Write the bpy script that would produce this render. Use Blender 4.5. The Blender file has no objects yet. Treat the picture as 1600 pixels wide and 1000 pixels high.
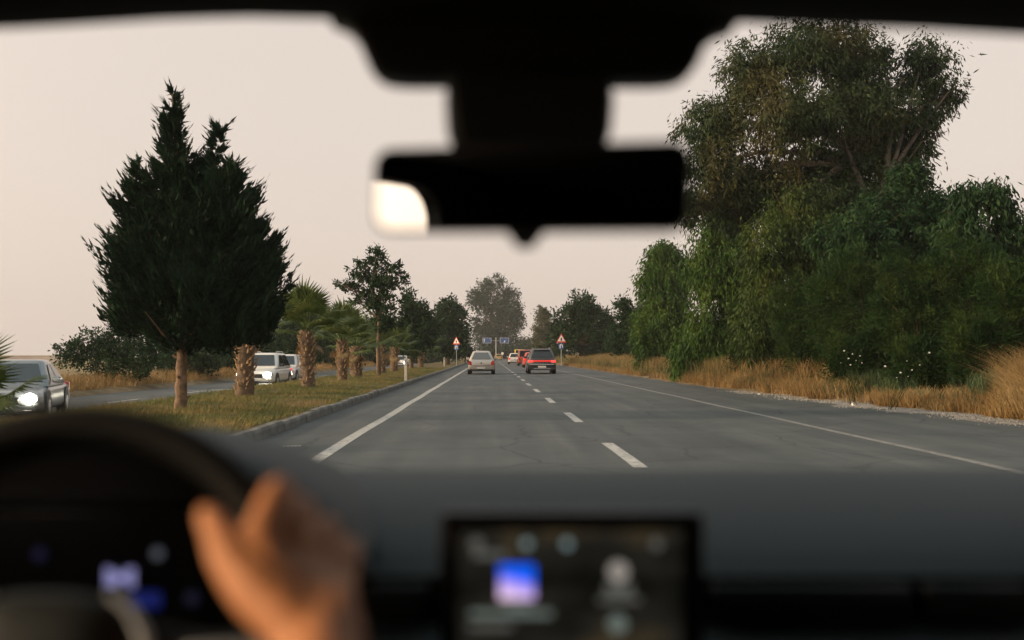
import bpy, math, random
import numpy as np
from mathutils import Vector, Matrix

R = math.radians
PI = math.pi
random.seed(7)
rng = np.random.default_rng(11)
scn = bpy.context.scene
col = scn.collection

# ------------------------------------------------------------------ camera, sky, sun, exposure
EYE = 1.22
FPX = 1555.0                      # focal length in pixels of the 1600 px wide photograph
VU, VV = 765.0, 555.0             # where the straight road vanishes
cam_d = bpy.data.cameras.new('camera')
cam = bpy.data.objects.new('camera', cam_d)
col.objects.link(cam)
cam.location = (0, 0, EYE)
cam.rotation_euler = (R(90), 0, 0)
cam_d.sensor_width = 36
cam_d.lens = FPX / 1600 * 36
cam_d.shift_x = (800 - VU) / 1600
cam_d.shift_y = (VV - 500) / 1600
cam_d.clip_start = 0.05
cam_d.clip_end = 3000
cam_d.dof.use_dof = True
cam_d.dof.focus_distance = 45
cam_d.dof.aperture_fstop = 1.75
scn.camera = cam

SUN_TRAVEL = Vector((0.93, 0.20, -0.31)).normalized()
SUN_DIR = -SUN_TRAVEL
world = bpy.data.worlds.new('World')
scn.world = world
world.use_nodes = True
wt = world.node_tree
wt.nodes.clear()
w_out = wt.nodes.new('ShaderNodeOutputWorld')
w_bg = wt.nodes.new('ShaderNodeBackground')
sky = wt.nodes.new('ShaderNodeTexSky')
sky.sky_type = 'NISHITA'
sky.sun_disc = False
sky.sun_elevation = math.asin(SUN_DIR.z)
sky.sun_rotation = math.atan2(SUN_DIR.x, SUN_DIR.y)
sky.air_density = 1.6
sky.dust_density = 6.0
sky.ozone_density = 1.0
# a hazy evening: the clear sky is veiled by an even, pale rose-grey haze
w_hsv = wt.nodes.new('ShaderNodeHueSaturation')
w_hsv.inputs['Saturation'].default_value = 0.45
w_mix = wt.nodes.new('ShaderNodeMix')
w_mix.data_type = 'RGBA'
w_mix.inputs['Factor'].default_value = 0.66
w_tc = wt.nodes.new('ShaderNodeTexCoord')
w_sep = wt.nodes.new('ShaderNodeSeparateXYZ')
wt.links.new(w_tc.outputs['Generated'], w_sep.inputs[0])
w_ramp = wt.nodes.new('ShaderNodeValToRGB')      # rose at the horizon, cooler grey overhead
w_ramp.color_ramp.elements[0].position = 0.30
w_ramp.color_ramp.elements[0].color = (8.3, 6.95, 6.15, 1)
w_ramp.color_ramp.elements[1].position = 0.85
w_ramp.color_ramp.elements[1].color = (4.2, 5.6, 6.3, 1)
wt.links.new(w_sep.outputs['Z'], w_ramp.inputs['Fac'])
wt.links.new(w_ramp.outputs['Color'], w_mix.inputs['B'])
wt.links.new(sky.outputs[0], w_hsv.inputs['Color'])
wt.links.new(w_hsv.outputs[0], w_mix.inputs['A'])
w_dot = wt.nodes.new('ShaderNodeVectorMath')     # broad aureole of the low sun in the haze
w_dot.operation = 'DOT_PRODUCT'
w_nrm = wt.nodes.new('ShaderNodeVectorMath')
w_nrm.operation = 'NORMALIZE'
wt.links.new(w_tc.outputs['Generated'], w_nrm.inputs[0])
wt.links.new(w_nrm.outputs[0], w_dot.inputs[0])
w_dot.inputs[1].default_value = SUN_DIR
w_max = wt.nodes.new('ShaderNodeMath')
w_max.operation = 'MAXIMUM'
w_max.inputs[1].default_value = 0.0
wt.links.new(w_dot.outputs['Value'], w_max.inputs[0])
w_pow = wt.nodes.new('ShaderNodeMath')
w_pow.operation = 'POWER'
w_pow.inputs[1].default_value = 3.5
wt.links.new(w_max.outputs[0], w_pow.inputs[0])
w_gl = wt.nodes.new('ShaderNodeVectorMath')
w_gl.operation = 'SCALE'
w_gl.inputs[0].default_value = (17, 12.5, 8.0)
wt.links.new(w_pow.outputs[0], w_gl.inputs['Scale'])
w_add = wt.nodes.new('ShaderNodeVectorMath')
w_add.operation = 'ADD'
wt.links.new(w_mix.outputs['Result'], w_add.inputs[0])
wt.links.new(w_gl.outputs[0], w_add.inputs[1])
wt.links.new(w_add.outputs[0], w_bg.inputs['Color'])
w_bg.inputs['Strength'].default_value = 0.1
wt.links.new(w_bg.outputs[0], w_out.inputs['Surface'])

sun_d = bpy.data.lights.new('sun', 'SUN')
sun_d.energy = 2.5
sun_d.angle = R(4)
sun_d.color = (1.0, 0.70, 0.42)
sun = bpy.data.objects.new('sun', sun_d)
col.objects.link(sun)
sun.rotation_euler = SUN_TRAVEL.to_track_quat('-Z', 'Y').to_euler()
sun.location = (-40, -20, 30)

scn.view_settings.view_transform = 'Standard'
scn.view_settings.look = 'None'
scn.view_settings.exposure = 0.43
scn.view_settings.gamma = 1.0
scn.view_settings.use_curve_mapping = False
scn.render.engine = 'CYCLES'
scn.cycles.max_bounces = 6
scn.cycles.diffuse_bounces = 3
scn.cycles.glossy_bounces = 3
scn.cycles.transmission_bounces = 4
scn.cycles.transparent_max_bounces = 8
scn.cycles.volume_bounces = 0
scn.cycles.use_denoising = True
scn.cycles.sample_clamp_indirect = 6


def S(u, v, d):
    """the point at depth d along +Y that the photograph shows at pixel (u, v)"""
    return Vector(((u - VU) * d / FPX, d, EYE - (v - VV) * d / FPX))


def bend(y):
    """how far the road has bent to the right at distance y"""
    return 0.0 if y < 170 else 0.0005 * (y - 170) ** 2


# ------------------------------------------------------------------ materials
MATS = {}


def principled(name, color, rough=0.6, metal=0.0, spec=0.5, var=0.0, scale=5.0, bump=0.0, bscale=40.0, coat=0.0, emit=None, estr=0.0, sheen=0.0):
    if name in MATS:
        return MATS[name]
    m = bpy.data.materials.new(name)
    m.use_nodes = True
    t = m.node_tree
    b = t.nodes['Principled BSDF']
    b.inputs['Base Color'].default_value = (*color, 1)
    b.inputs['Roughness'].default_value = rough
    b.inputs['Metallic'].default_value = metal
    b.inputs['Specular IOR Level'].default_value = spec
    b.inputs['Coat Weight'].default_value = coat
    b.inputs['Coat Roughness'].default_value = 0.08
    if emit:
        b.inputs['Emission Color'].default_value = (*emit, 1)
        b.inputs['Emission Strength'].default_value = estr
    if var > 0 or bump > 0:
        tc = t.nodes.new('ShaderNodeTexCoord')
    if var > 0:
        n = t.nodes.new('ShaderNodeTexNoise')
        n.inputs['Scale'].default_value = scale
        n.inputs['Detail'].default_value = 6
        t.links.new(tc.outputs['Object'], n.inputs['Vector'])
        r = t.nodes.new('ShaderNodeMapRange')
        r.inputs['From Min'].default_value = 0.3
        r.inputs['From Max'].default_value = 0.7
        r.inputs['To Min'].default_value = 1 - var
        r.inputs['To Max'].default_value = 1 + var
        t.links.new(n.outputs['Fac'], r.inputs['Value'])
        mx = t.nodes.new('ShaderNodeVectorMath')
        mx.operation = 'SCALE'
        mx.inputs[0].default_value = color
        t.links.new(r.outputs[0], mx.inputs['Scale'])
        t.links.new(mx.outputs[0], b.inputs['Base Color'])
    if bump > 0:
        n2 = t.nodes.new('ShaderNodeTexNoise')
        n2.inputs['Scale'].default_value = bscale
        n2.inputs['Detail'].default_value = 4
        t.links.new(tc.outputs['Object'], n2.inputs['Vector'])
        bp = t.nodes.new('ShaderNodeBump')
        bp.inputs['Strength'].default_value = bump
        bp.inputs['Distance'].default_value = 0.02
        t.links.new(n2.outputs['Fac'], bp.inputs['Height'])
        t.links.new(bp.outputs[0], b.inputs['Normal'])
    MATS[name] = m
    return m


def noise_mix(t, vec, scale, detail, stops, rough=0.55, dist=0.0):
    n = t.nodes.new('ShaderNodeTexNoise')
    n.inputs['Scale'].default_value = scale
    n.inputs['Detail'].default_value = detail
    n.inputs['Roughness'].default_value = rough
    n.inputs['Distortion'].default_value = dist
    t.links.new(vec, n.inputs['Vector'])
    r = t.nodes.new('ShaderNodeValToRGB')
    els = r.color_ramp.elements
    while len(els) < len(stops):
        els.new(0.5)
    for e, (p, c) in zip(els, stops):
        e.position = p
        e.color = (*c, 1)
    t.links.new(n.outputs['Fac'], r.inputs['Fac'])
    return r.outputs['Color']


def mixrgb(t, fac, a, b, mode='MIX'):
    m = t.nodes.new('ShaderNodeMix')
    m.data_type = 'RGBA'
    m.blend_type = mode
    for sock, v in (('Factor', fac), ('A', a), ('B', b)):
        if isinstance(v, (int, float)):
            m.inputs[sock].default_value = v
        elif isinstance(v, tuple):
            m.inputs[sock].default_value = (*v, 1)
        else:
            t.links.new(v, m.inputs[sock])
    return m.outputs['Result']


def leaf_mat(name, c_dark, c_mid, c_light, clump=0.8, fine=7.0, trans=0.25, rough=0.55, spec=0.3):
    m = bpy.data.materials.new(name)
    m.use_nodes = True
    t = m.node_tree
    b = t.nodes['Principled BSDF']
    out = t.nodes['Material Output']
    tc = t.nodes.new('ShaderNodeTexCoord')
    big = noise_mix(t, tc.outputs['Object'], clump, 3, [(0.32, c_dark), (0.52, c_mid), (0.70, c_light)])
    tiny = noise_mix(t, tc.outputs['Object'], fine, 2, [(0.3, (0.62, 0.62, 0.62)), (0.7, (1.35, 1.35, 1.3))])
    c = mixrgb(t, 1.0, big, tiny, 'MULTIPLY')
    t.links.new(c, b.inputs['Base Color'])
    b.inputs['Roughness'].default_value = rough
    b.inputs['Specular IOR Level'].default_value = spec
    tr = t.nodes.new('ShaderNodeBsdfTranslucent')
    t.links.new(c, tr.inputs['Color'])
    ms = t.nodes.new('ShaderNodeMixShader')
    ms.inputs[0].default_value = trans
    t.links.new(b.outputs[0], ms.inputs[1])
    t.links.new(tr.outputs[0], ms.inputs[2])
    t.links.new(ms.outputs[0], out.inputs['Surface'])
    return m


def asphalt_mat():
    m = bpy.data.materials.new('worn asphalt')
    m.use_nodes = True
    t = m.node_tree
    b = t.nodes['Principled BSDF']
    tc = t.nodes.new('ShaderNodeTexCoord')
    P = tc.outputs['Object']
    st = t.nodes.new('ShaderNodeMapping')          # long streaks down the lanes
    st.inputs['Scale'].default_value = (2.2, 0.10, 1)
    t.links.new(P, st.inputs['Vector'])
    streak = noise_mix(t, st.outputs[0], 1.0, 5, [(0.32, (0.045, 0.053, 0.055)), (0.55, (0.060, 0.069, 0.070)), (0.72, (0.082, 0.091, 0.090))])
    mott = noise_mix(t, P, 0.55, 8, [(0.3, (0.75, 0.75, 0.75)), (0.7, (1.22, 1.2, 1.17))], 0.6)
    c = mixrgb(t, 1.0, streak, mott, 'MULTIPLY')
    grit = noise_mix(t, P, 55, 3, [(0.3, (0.7, 0.7, 0.7)), (0.72, (1.4, 1.38, 1.35))], 0.7)
    c = mixrgb(t, 0.8, c, grit, 'MULTIPLY')
    v = t.nodes.new('ShaderNodeTexVoronoi')        # crazed cracks, sealed with tar here and there
    v.feature = 'DISTANCE_TO_EDGE'
    v.inputs['Scale'].default_value = 0.45
    nz = t.nodes.new('ShaderNodeTexNoise')
    nz.inputs['Scale'].default_value = 1.4
    nz.inputs['Detail'].default_value = 6
    t.links.new(P, nz.inputs['Vector'])
    mv = mixrgb(t, 0.35, P, nz.outputs['Color'], 'ADD')
    t.links.new(mv, v.inputs['Vector'])
    rr = t.nodes.new('ShaderNodeValToRGB')
    rr.color_ramp.elements[0].position = 0.004
    rr.color_ramp.elements[0].color = (0.45, 0.45, 0.45, 1)
    rr.color_ramp.elements[1].position = 0.014
    rr.color_ramp.elements[1].color = (1, 1, 1, 1)
    t.links.new(v.outputs['Distance'], rr.inputs['Fac'])
    c = mixrgb(t, 0.7, c, rr.outputs['Color'], 'MULTIPLY')
    t.links.new(c, b.inputs['Base Color'])
    b.inputs['Roughness'].default_value = 0.72
    b.inputs['Specular IOR Level'].default_value = 0.35
    n2 = t.nodes.new('ShaderNodeTexNoise')
    n2.inputs['Scale'].default_value = 90
    n2.inputs['Detail'].default_value = 3
    t.links.new(P, n2.inputs['Vector'])
    bp = t.nodes.new('ShaderNodeBump')
    bp.inputs['Strength'].default_value = 0.5
    bp.inputs['Distance'].default_value = 0.006
    t.links.new(n2.outputs['Fac'], bp.inputs['Height'])
    t.links.new(bp.outputs[0], b.inputs['Normal'])
    return m


def ground_mat(name, stops, scale, stops2, scale2, rough=0.95):
    m = bpy.data.materials.new(name)
    m.use_nodes = True
    t = m.node_tree
    b = t.nodes['Principled BSDF']
    tc = t.nodes.new('ShaderNodeTexCoord')
    a = noise_mix(t, tc.outputs['Object'], scale, 7, stops, 0.6)
    f = noise_mix(t, tc.outputs['Object'], scale2, 4, stops2, 0.65)
    t.links.new(mixrgb(t, 1.0, a, f, 'MULTIPLY'), b.inputs['Base Color'])
    b.inputs['Roughness'].default_value = rough
    b.inputs['Specular IOR Level'].default_value = 0.2
    n2 = t.nodes.new('ShaderNodeTexNoise')
    n2.inputs['Scale'].default_value = scale2
    n2.inputs['Detail'].default_value = 5
    t.links.new(tc.outputs['Object'], n2.inputs['Vector'])
    bp = t.nodes.new('ShaderNodeBump')
    bp.inputs['Strength'].default_value = 0.8
    bp.inputs['Distance'].default_value = 0.04
    t.links.new(n2.outputs['Fac'], bp.inputs['Height'])
    t.links.new(bp.outputs[0], b.inputs['Normal'])
    return m


def paint_mat(name='worn road paint', k=1.0):
    m = bpy.data.materials.new(name)
    m.use_nodes = True
    t = m.node_tree
    b = t.nodes['Principled BSDF']
    tc = t.nodes.new('ShaderNodeTexCoord')
    c = noise_mix(t, tc.outputs['Object'], 7, 7, [(0.34, (0.14 * k, 0.14 * k, 0.135 * k)), (0.50, (0.36 * k, 0.36 * k, 0.34 * k)), (0.7, (0.48 * k, 0.47 * k, 0.44 * k))], 0.7)
    t.links.new(c, b.inputs['Base Color'])
    b.inputs['Roughness'].default_value = 0.7
    return m


def glass_clear():
    m = bpy.data.materials.new('clear windscreen glass')
    m.use_nodes = True
    t = m.node_tree
    t.nodes.remove(t.nodes['Principled BSDF'])
    tr = t.nodes.new('ShaderNodeBsdfTransparent')
    tr.inputs['Color'].default_value = (0.95, 0.96, 0.955, 1)
    t.links.new(tr.outputs[0], t.nodes['Material Output'].inputs['Surface'])
    return m


def emit_mat(name, color, strength):
    m = bpy.data.materials.new(name)
    m.use_nodes = True
    t = m.node_tree
    b = t.nodes['Principled BSDF']
    b.inputs['Base Color'].default_value = (0.01, 0.01, 0.01, 1)
    b.inputs['Roughness'].default_value = 0.4
    b.inputs['Emission Color'].default_value = (*color, 1)
    b.inputs['Emission Strength'].default_value = strength
    return m


# ------------------------------------------------------------------ mesh helpers
class MB:
    def __init__(self):
        self.v = []
        self.f = []

    def add(self, verts, faces):
        o = len(self.v)
        self.v += [tuple(p) for p in verts]
        self.f += [tuple(i + o for i in f) for f in faces]
        return self

    def box(self, x0, x1, y0, y1, z0, z1):
        return self.add([(x0, y0, z0), (x1, y0, z0), (x1, y1, z0), (x0, y1, z0), (x0, y0, z1), (x1, y0, z1), (x1, y1, z1), (x0, y1, z1)],
                        [(3, 2, 1, 0), (4, 5, 6, 7), (0, 1, 5, 4), (1, 2, 6, 5), (2, 3, 7, 6), (3, 0, 4, 7)])

    def tube(self, pts, rad, n=10, cap=True, flat=None):
        """tube along points; flat = (scale across) to flatten"""
        pts = [Vector(p) for p in pts]
        if isinstance(rad, (int, float)):
            rad = [rad] * len(pts)
        rings = []
        up = Vector((0.13, 0.31, 0.94))
        for i, p in enumerate(pts):
            d = (pts[min(i + 1, len(pts) - 1)] - pts[max(i - 1, 0)]).normalized()
            a = d.cross(up)
            if a.length < 1e-3:
                a = d.cross(Vector((1, 0, 0)))
            a.normalize()
            b = a.cross(d).normalized()
            rings.append([p + (a * math.cos(2 * PI * k / n) + b * math.sin(2 * PI * k / n)) * rad[i] for k in range(n)])
        return self.loft(rings, cap)

    def loft(self, rings, cap=True, closed=True):
        n = len(rings[0])
        v = [p for r in rings for p in r]
        f = []
        for i in range(len(rings) - 1):
            for k in range(n if closed else n - 1):
                k2 = (k + 1) % n
                f.append((i * n + k, i * n + k2, (i + 1) * n + k2, (i + 1) * n + k))
        if cap:
            f.append(tuple(range(n - 1, -1, -1)))
            f.append(tuple((len(rings) - 1) * n + k for k in range(n)))
        return self.add(v, f)

    def prism(self, poly, off):
        """extrude a 3D polygon by a vector"""
        off = Vector(off)
        a = [Vector(p) for p in poly]
        n = len(a)
        f = [tuple(range(n - 1, -1, -1)), tuple(range(n, 2 * n))]
        f += [(k, (k + 1) % n, n + (k + 1) % n, n + k) for k in range(n)]
        return self.add(a + [p + off for p in a], f)

    def disc(self, c, r, axis='y', n=20, t=0.004):
        c = Vector(c)
        ex, ey, ax = {'y': ((1, 0, 0), (0, 0, 1), (0, 1, 0)), 'x': ((0, 1, 0), (0, 0, 1), (1, 0, 0)), 'z': ((1, 0, 0), (0, 1, 0), (0, 0, 1))}[axis]
        ex, ey, ax = Vector(ex), Vector(ey), Vector(ax)
        return self.prism([c + ex * r * math.cos(2 * PI * k / n) + ey * r * math.sin(2 * PI * k / n) - ax * t / 2 for k in range(n)], ax * t)

    def mesh(self, name, m, smooth=False, angle=None):
        me = bpy.data.meshes.new(name)
        me.from_pydata(self.v, [], self.f)
        me.validate()
        if m:
            me.materials.append(m)
        if smooth:
            me.polygons.foreach_set('use_smooth', [True] * len(me.polygons))
            if angle:
                me.set_sharp_from_angle(angle=R(angle))
        return me

    def build(self, name, m, parent=None, smooth=False, bevel=0.0, loc=None, angle=40, seg=2):
        o = bpy.data.objects.new(name, self.mesh(name, m, smooth or bevel > 0, angle))
        col.objects.link(o)
        if parent is not None:
            o.parent = parent
        if loc is not None:
            o.location = loc
        if bevel > 0:
            md = o.modifiers.new('bevel', 'BEVEL')
            md.width = bevel
            md.segments = seg
            md.limit_method = 'ANGLE'
            md.angle_limit = R(35)
        return o


def np_obj(name, verts, faces, m, parent=None, smooth=False):
    """faces: (n,k) int array"""
    me = bpy.data.meshes.new(name)
    n, k = faces.shape
    me.vertices.add(len(verts))
    me.vertices.foreach_set('co', np.ascontiguousarray(verts, dtype=np.float32).ravel())
    me.loops.add(n * k)
    me.loops.foreach_set('vertex_index', np.ascontiguousarray(faces, dtype=np.int32).ravel())
    me.polygons.add(n)
    me.polygons.foreach_set('loop_start', np.arange(0, n * k, k, dtype=np.int32))
    me.update(calc_edges=True)
    if smooth:
        me.polygons.foreach_set('use_smooth', np.ones(n, dtype=bool))
    me.materials.append(m)
    o = bpy.data.objects.new(name, me)
    col.objects.link(o)
    if parent is not None:
        o.parent = parent
    return o


def tag(o, label=None, cat=None, group=None, kind=None):
    if label:
        o['label'] = label
    if cat:
        o['category'] = cat
    if group:
        o['group'] = group
    if kind:
        o['kind'] = kind
    return o


def thing(name, loc, label, cat, group=None, rz=0.0):
    o = bpy.data.objects.new(name, None)
    o.empty_display_size = 0.2
    col.objects.link(o)
    o.location = loc
    o.rotation_euler = (0, 0, rz)
    return tag(o, label, cat, group)


def copy_tree(o, parent=None):
    c = o.copy()
    col.objects.link(c)
    if parent is not None:
        c.parent = parent
    for ch in list(o.children):
        copy_tree(ch, c)
    return c


# ------------------------------------------------------------------ terrain, roads, markings
M_asph = asphalt_mat()
M_paint = paint_mat()
M_dirt = ground_mat('dry verge soil', [(0.3, (0.10, 0.075, 0.045)), (0.5, (0.17, 0.125, 0.07)), (0.7, (0.24, 0.19, 0.12))], 1.1,
                    [(0.3, (0.7, 0.7, 0.7)), (0.7, (1.25, 1.25, 1.25))], 28)
M_median = ground_mat('median turf soil', [(0.30, (0.045, 0.055, 0.018)), (0.48, (0.10, 0.085, 0.034)), (0.62, (0.17, 0.105, 0.045)), (0.75, (0.10, 0.10, 0.035))], 0.9,
                      [(0.3, (0.65, 0.65, 0.65)), (0.7, (1.3, 1.3, 1.3))], 30)
M_field = ground_mat('dry field', [(0.35, (0.16, 0.12, 0.06)), (0.6, (0.24, 0.18, 0.09)), (0.75, (0.12, 0.12, 0.05))], 0.05,
                     [(0.3, (0.8, 0.8, 0.8)), (0.7, (1.2, 1.2, 1.2))], 2.5)
M_gravel = ground_mat('grey roadside gravel', [(0.3, (0.13, 0.125, 0.115)), (0.55, (0.21, 0.20, 0.185)), (0.75, (0.30, 0.285, 0.26))], 2.4,
                      [(0.3, (0.6, 0.6, 0.6)), (0.7, (1.35, 1.35, 1.35))], 40)

YS = [-30, -10, 0] + list(range(4, 60, 2)) + list(range(60, 170, 8)) + list(range(170, 421, 10)) + [480, 560, 700, 900]


def asphalt_edge(y):
    """x of the ragged right edge of the asphalt"""
    pts = [(-30, 10.3), (12, 10.2), (18, 9.75), (25, 8.9), (42, 8.2), (60, 8.3), (110, 8.6), (900, 8.6)]
    for (a, xa), (b, xb) in zip(pts, pts[1:]):
        if a <= y <= b:
            base = xa + (xb - xa) * (y - a) / (b - a)
            break
    return base + 0.14 * math.sin(y * 1.3) + 0.10 * math.sin(y * 3.1 + 1)


def bank_z(dx, y):
    """height of the right-hand verge, dx metres beyond the asphalt edge"""
    if dx <= 0:
        return -0.03
    return -0.02 + 0.52 * min(1, max(0, dx - 0.3) / 3.2) ** 1.1 + 0.03 * math.sin(y * 0.9 + dx)


def strip(name, xs_fn, m, ys, kind='structure', parent=None):
    """sheet whose rows are given by xs_fn(y) -> [(x, z), ...]"""
    v, f = [], []
    k = None
    for y in ys:
        row = xs_fn(y)
        k = len(row)
        v += [(x, y, z) for x, z in row]
    for i in range(len(ys) - 1):
        for j in range(k - 1):
            a = i * k + j
            f.append((a, a + 1, a + k + 1, a + k))
    o = np_obj(name, np.array(v), np.array(f), m, parent, True)
    if kind:
        tag(o, kind=kind)
    return o


def dense(y0, y1, d0=0.5, grow=1.03):
    out, y, d = [], y0, d0
    while y < y1:
        out.append(y)
        y += d
        d *= grow
    return out + [y1]


# land under everything
strip('ground', lambda y: [(x, z) for x, z in ((-900, -0.3), (-200, -0.2), (-60, -0.2), (-19, -0.22), (-14, -0.42), (-9, -0.42), (-4, -0.06), (20, -0.06), (60, 0.2), (300, 0.4), (900, 0.5))],
      M_field, [-60, 0, 100, 300, 600, 900])
# right verge bank
DXV = [-0.5, 0.0, 0.25, 0.6, 1.1, 1.7, 2.5, 3.5, 5, 8, 14, 25]
strip('verge', lambda y: [(asphalt_edge(y) + bend(y) + dx, bank_z(dx, y)) for dx in DXV], M_dirt, dense(-10, 320, 0.5, 1.02))
# opposite verge
strip('far_verge', lambda y: [(-15.3 - dx, -0.35 + (0.16 if dx > 0.4 else 0) + (0.12 if dx > 2 else 0)) for dx in (-0.3, 0.1, 0.5, 1.4, 2.4, 4, 7, 12)], M_dirt, dense(-10, 320, 0.6, 1.02))
# carriageways
road = strip('road', lambda y: [(bend(y) - 3.4, 0.0), (bend(y) + 0.0, 0.0), (bend(y) + 4, 0.0), (bend(y) + asphalt_edge(y), 0.0)], M_asph, dense(-10, 420, 0.4, 1.015))
opp = strip('opposite_road', lambda y: [(-15.4, -0.33), (-12, -0.32), (-9.0, -0.33)], M_asph, dense(-10, 420, 1, 1.03))


def median_z(x, y):
    return 0.14 + 0.03 * math.sin(y * 0.55) * math.sin(x * 1.2) + 0.07 * max(0, 1 - ((x - bend(y) * 0.5 + 5.8) / 2.4) ** 2)


strip('median', lambda y: [(-3.47 + bend(y) - t * (4.6 + bend(y)), median_z(-3.47 - t * 4.6, y) if 0 < t < 1 else 0.13) for t in [0, .08, .2, .35, .5, .65, .8, .92, 1]] + [(-8.6, -0.10), (-9.1, -0.29), (-9.5, -0.36)], M_median, dense(4, 420, 0.4, 1.02))

# painted lines: 4 mm above the road, children of the road
M_paint_worn = paint_mat('faded road paint', .5)


def line_sheet(name, x, w, y0, y1, parent, step=2.0, z=0.004, m=None):
    ys, y = [], y0
    while y < y1:
        ys.append(y)
        y += step
    ys.append(y1)
    wob = lambda y: 0.012 * math.sin(y * 0.7)
    return strip(name, lambda y: [(bend(y) + x - w / 2 + wob(y), z), (bend(y) + x + w / 2 + wob(y), z)], m or M_paint, ys, None, parent)


line_sheet('edge_line', -2.03, 0.17, 4, 400, road)
line_sheet('edge_line', 5.52, 0.14, 4, 400, road, m=M_paint_worn)
y = 10.8 - 7.3
first_dash = None
while y < 260:
    if y + 3 > 8:
        line_sheet('lane_dash', 1.63, 0.16, y, y + 3.0, road, 1.0)
    y += 7.3
line_sheet('edge_line', -9.6, 0.14, 4, 168, opp, 3, -0.322)
for k in range(24):
    if k < 19:
        line_sheet('lane_dash', -12.3, 0.14, 8 + 8 * k, 11 + 8 * k, opp, 1.5, -0.313)
# old worn paint mark by the kerb
mb = MB()
for k in range(5):
    a = S(440 + k * 6, 696 - k * 0.4, 1)
    yy = EYE * FPX / (697 - VV)
    x0 = (442 + k * 6 - VU) * yy / FPX
    mb.add([(x0, yy - .05, .004), (x0 + .035, yy - .05, .004), (x0 + .035, yy + .06, .004), (x0, yy + .06, .004)], [(0, 1, 2, 3)])
tag(mb.build('faded_mark', M_paint, road), kind='stuff')

# kerb of cast stones along the median
M_kerb = principled('weathered kerb concrete', (0.125, 0.122, 0.108), 0.9, var=0.4, scale=4, bump=0.6, bscale=30)
kerb = bpy.data.objects.new('kerb', None)
col.objects.link(kerb)
tag(kerb, kind='structure')
stone_meshes = []
for k in range(5):
    mb = MB()
    h = 0.15 + 0.012 * random.random()
    x0 = -0.16
    prof = [(x0, -0.05), (0.0, -0.05), (-0.005, h - 0.04), (-0.03, h), (x0, h)]
    r_ = random.random() * 0.01
    mb.prism([(px, 0.008, pz + (r_ if pz > 0 else 0)) for px, pz in prof], (0, 0.984, 0))
    stone_meshes.append(mb.mesh('kerb_stone', M_kerb))
for k in range(64):
    o = bpy.data.objects.new('kerb_stone', stone_meshes[k % 5])
    col.objects.link(o)
    o.parent = kerb
    o.location = (-3.31 + random.uniform(-0.012, 0.012), 8 + k, random.uniform(-0.012, 0.012))
    o.rotation_euler = (random.uniform(-.008, .008), random.uniform(-.02, .02), random.uniform(-.008, .008))
mb = MB()
for y0 in range(72, 300, 4):
    mb.add([(bend(y0) - 3.31, y0, -.02), (bend(y0 + 4) - 3.31, y0 + 3.97, -.02), (bend(y0 + 4) - 3.33, y0 + 3.97, .155), (bend(y0) - 3.33, y0, .155),
            (bend(y0) - 3.47, y0, .155), (bend(y0 + 4) - 3.47, y0 + 3.97, .155)], [(0, 1, 2, 3), (3, 2, 5, 4)])
tag(mb.build('far_kerb_stones', M_kerb, kerb), kind='stuff')

# ------------------------------------------------------------------ grass
def blades(name, m, pos, h, w, lean=0.35, wind=(0.15, 0.05), parent=None, kind='stuff'):
    """single-triangle blades, pos (n,3), h (n,)"""
    n = len(pos)
    th = rng.uniform(0, 2 * PI, n)
    side = np.stack([np.cos(th), np.sin(th), np.zeros(n)], 1)
    ln = np.stack([rng.normal(wind[0], lean, n), rng.normal(wind[1], lean, n), np.ones(n)], 1)
    tip = pos + ln * h[:, None]
    wv = (w * rng.uniform(0.6, 1.4, n))[:, None]
    v = np.stack([pos - side * wv / 2, pos + side * wv / 2, tip], 1).reshape(-1, 3)
    f = np.arange(3 * n).reshape(-1, 3)
    o = np_obj(name, v, f, m, parent)
    return tag(o, kind=kind)


def tall_grass(name, m, pos, h, w, lean=0.25, wind=(0.2, 0.0)):
    """stalks with a bent upper half and a feathery head"""
    n = len(pos)
    th = rng.uniform(0, 2 * PI, n)
    side = np.stack([np.cos(th), np.sin(th), np.zeros(n)], 1)
    l1 = np.stack([rng.normal(wind[0] * .6, lean * .6, n), rng.normal(wind[1] * .6, lean * .6, n), np.ones(n)], 1)
    mid = pos + l1 * (h * 0.6)[:, None]
    l2 = np.stack([rng.normal(wind[0] * 2, lean * 2, n), rng.normal(wind[1] * 2, lean * 2, n), np.full(n, .9)], 1)
    tip = mid + l2 * (h * 0.42)[:, None]
    wv = (w * rng.uniform(0.6, 1.4, n))[:, None]
    v = np.stack([pos - side * wv / 2, pos + side * wv / 2, mid + side * wv * .45, mid - side * wv * .45, tip], 1).reshape(-1, 3)
    i = np.arange(n)[:, None] * 5
    f = np.concatenate([i + np.array([[0, 1, 2]]), i + np.array([[0, 2, 3]]), i + np.array([[3, 2, 4]])])
    return tag(np_obj(name, v, f, m), kind='stuff')


def clumpy(n, fn, thresh=0.0):
    """n positions from fn(n) kept where a lumpy 2D field is high"""
    p = fn(n * 3)
    s = np.sin(p[:, 0] * 2.1 + 1.7 * np.sin(p[:, 1] * 0.9)) + np.sin(p[:, 1] * 1.45 + 1.3 * np.sin(p[:, 0] * 1.9)) + 0.7 * np.sin(p[:, 1] * 4.3 + p[:, 0] * 3.7)
    p = p[s > thresh + rng.normal(0, .5, len(s))]
    return p[:n]


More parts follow.
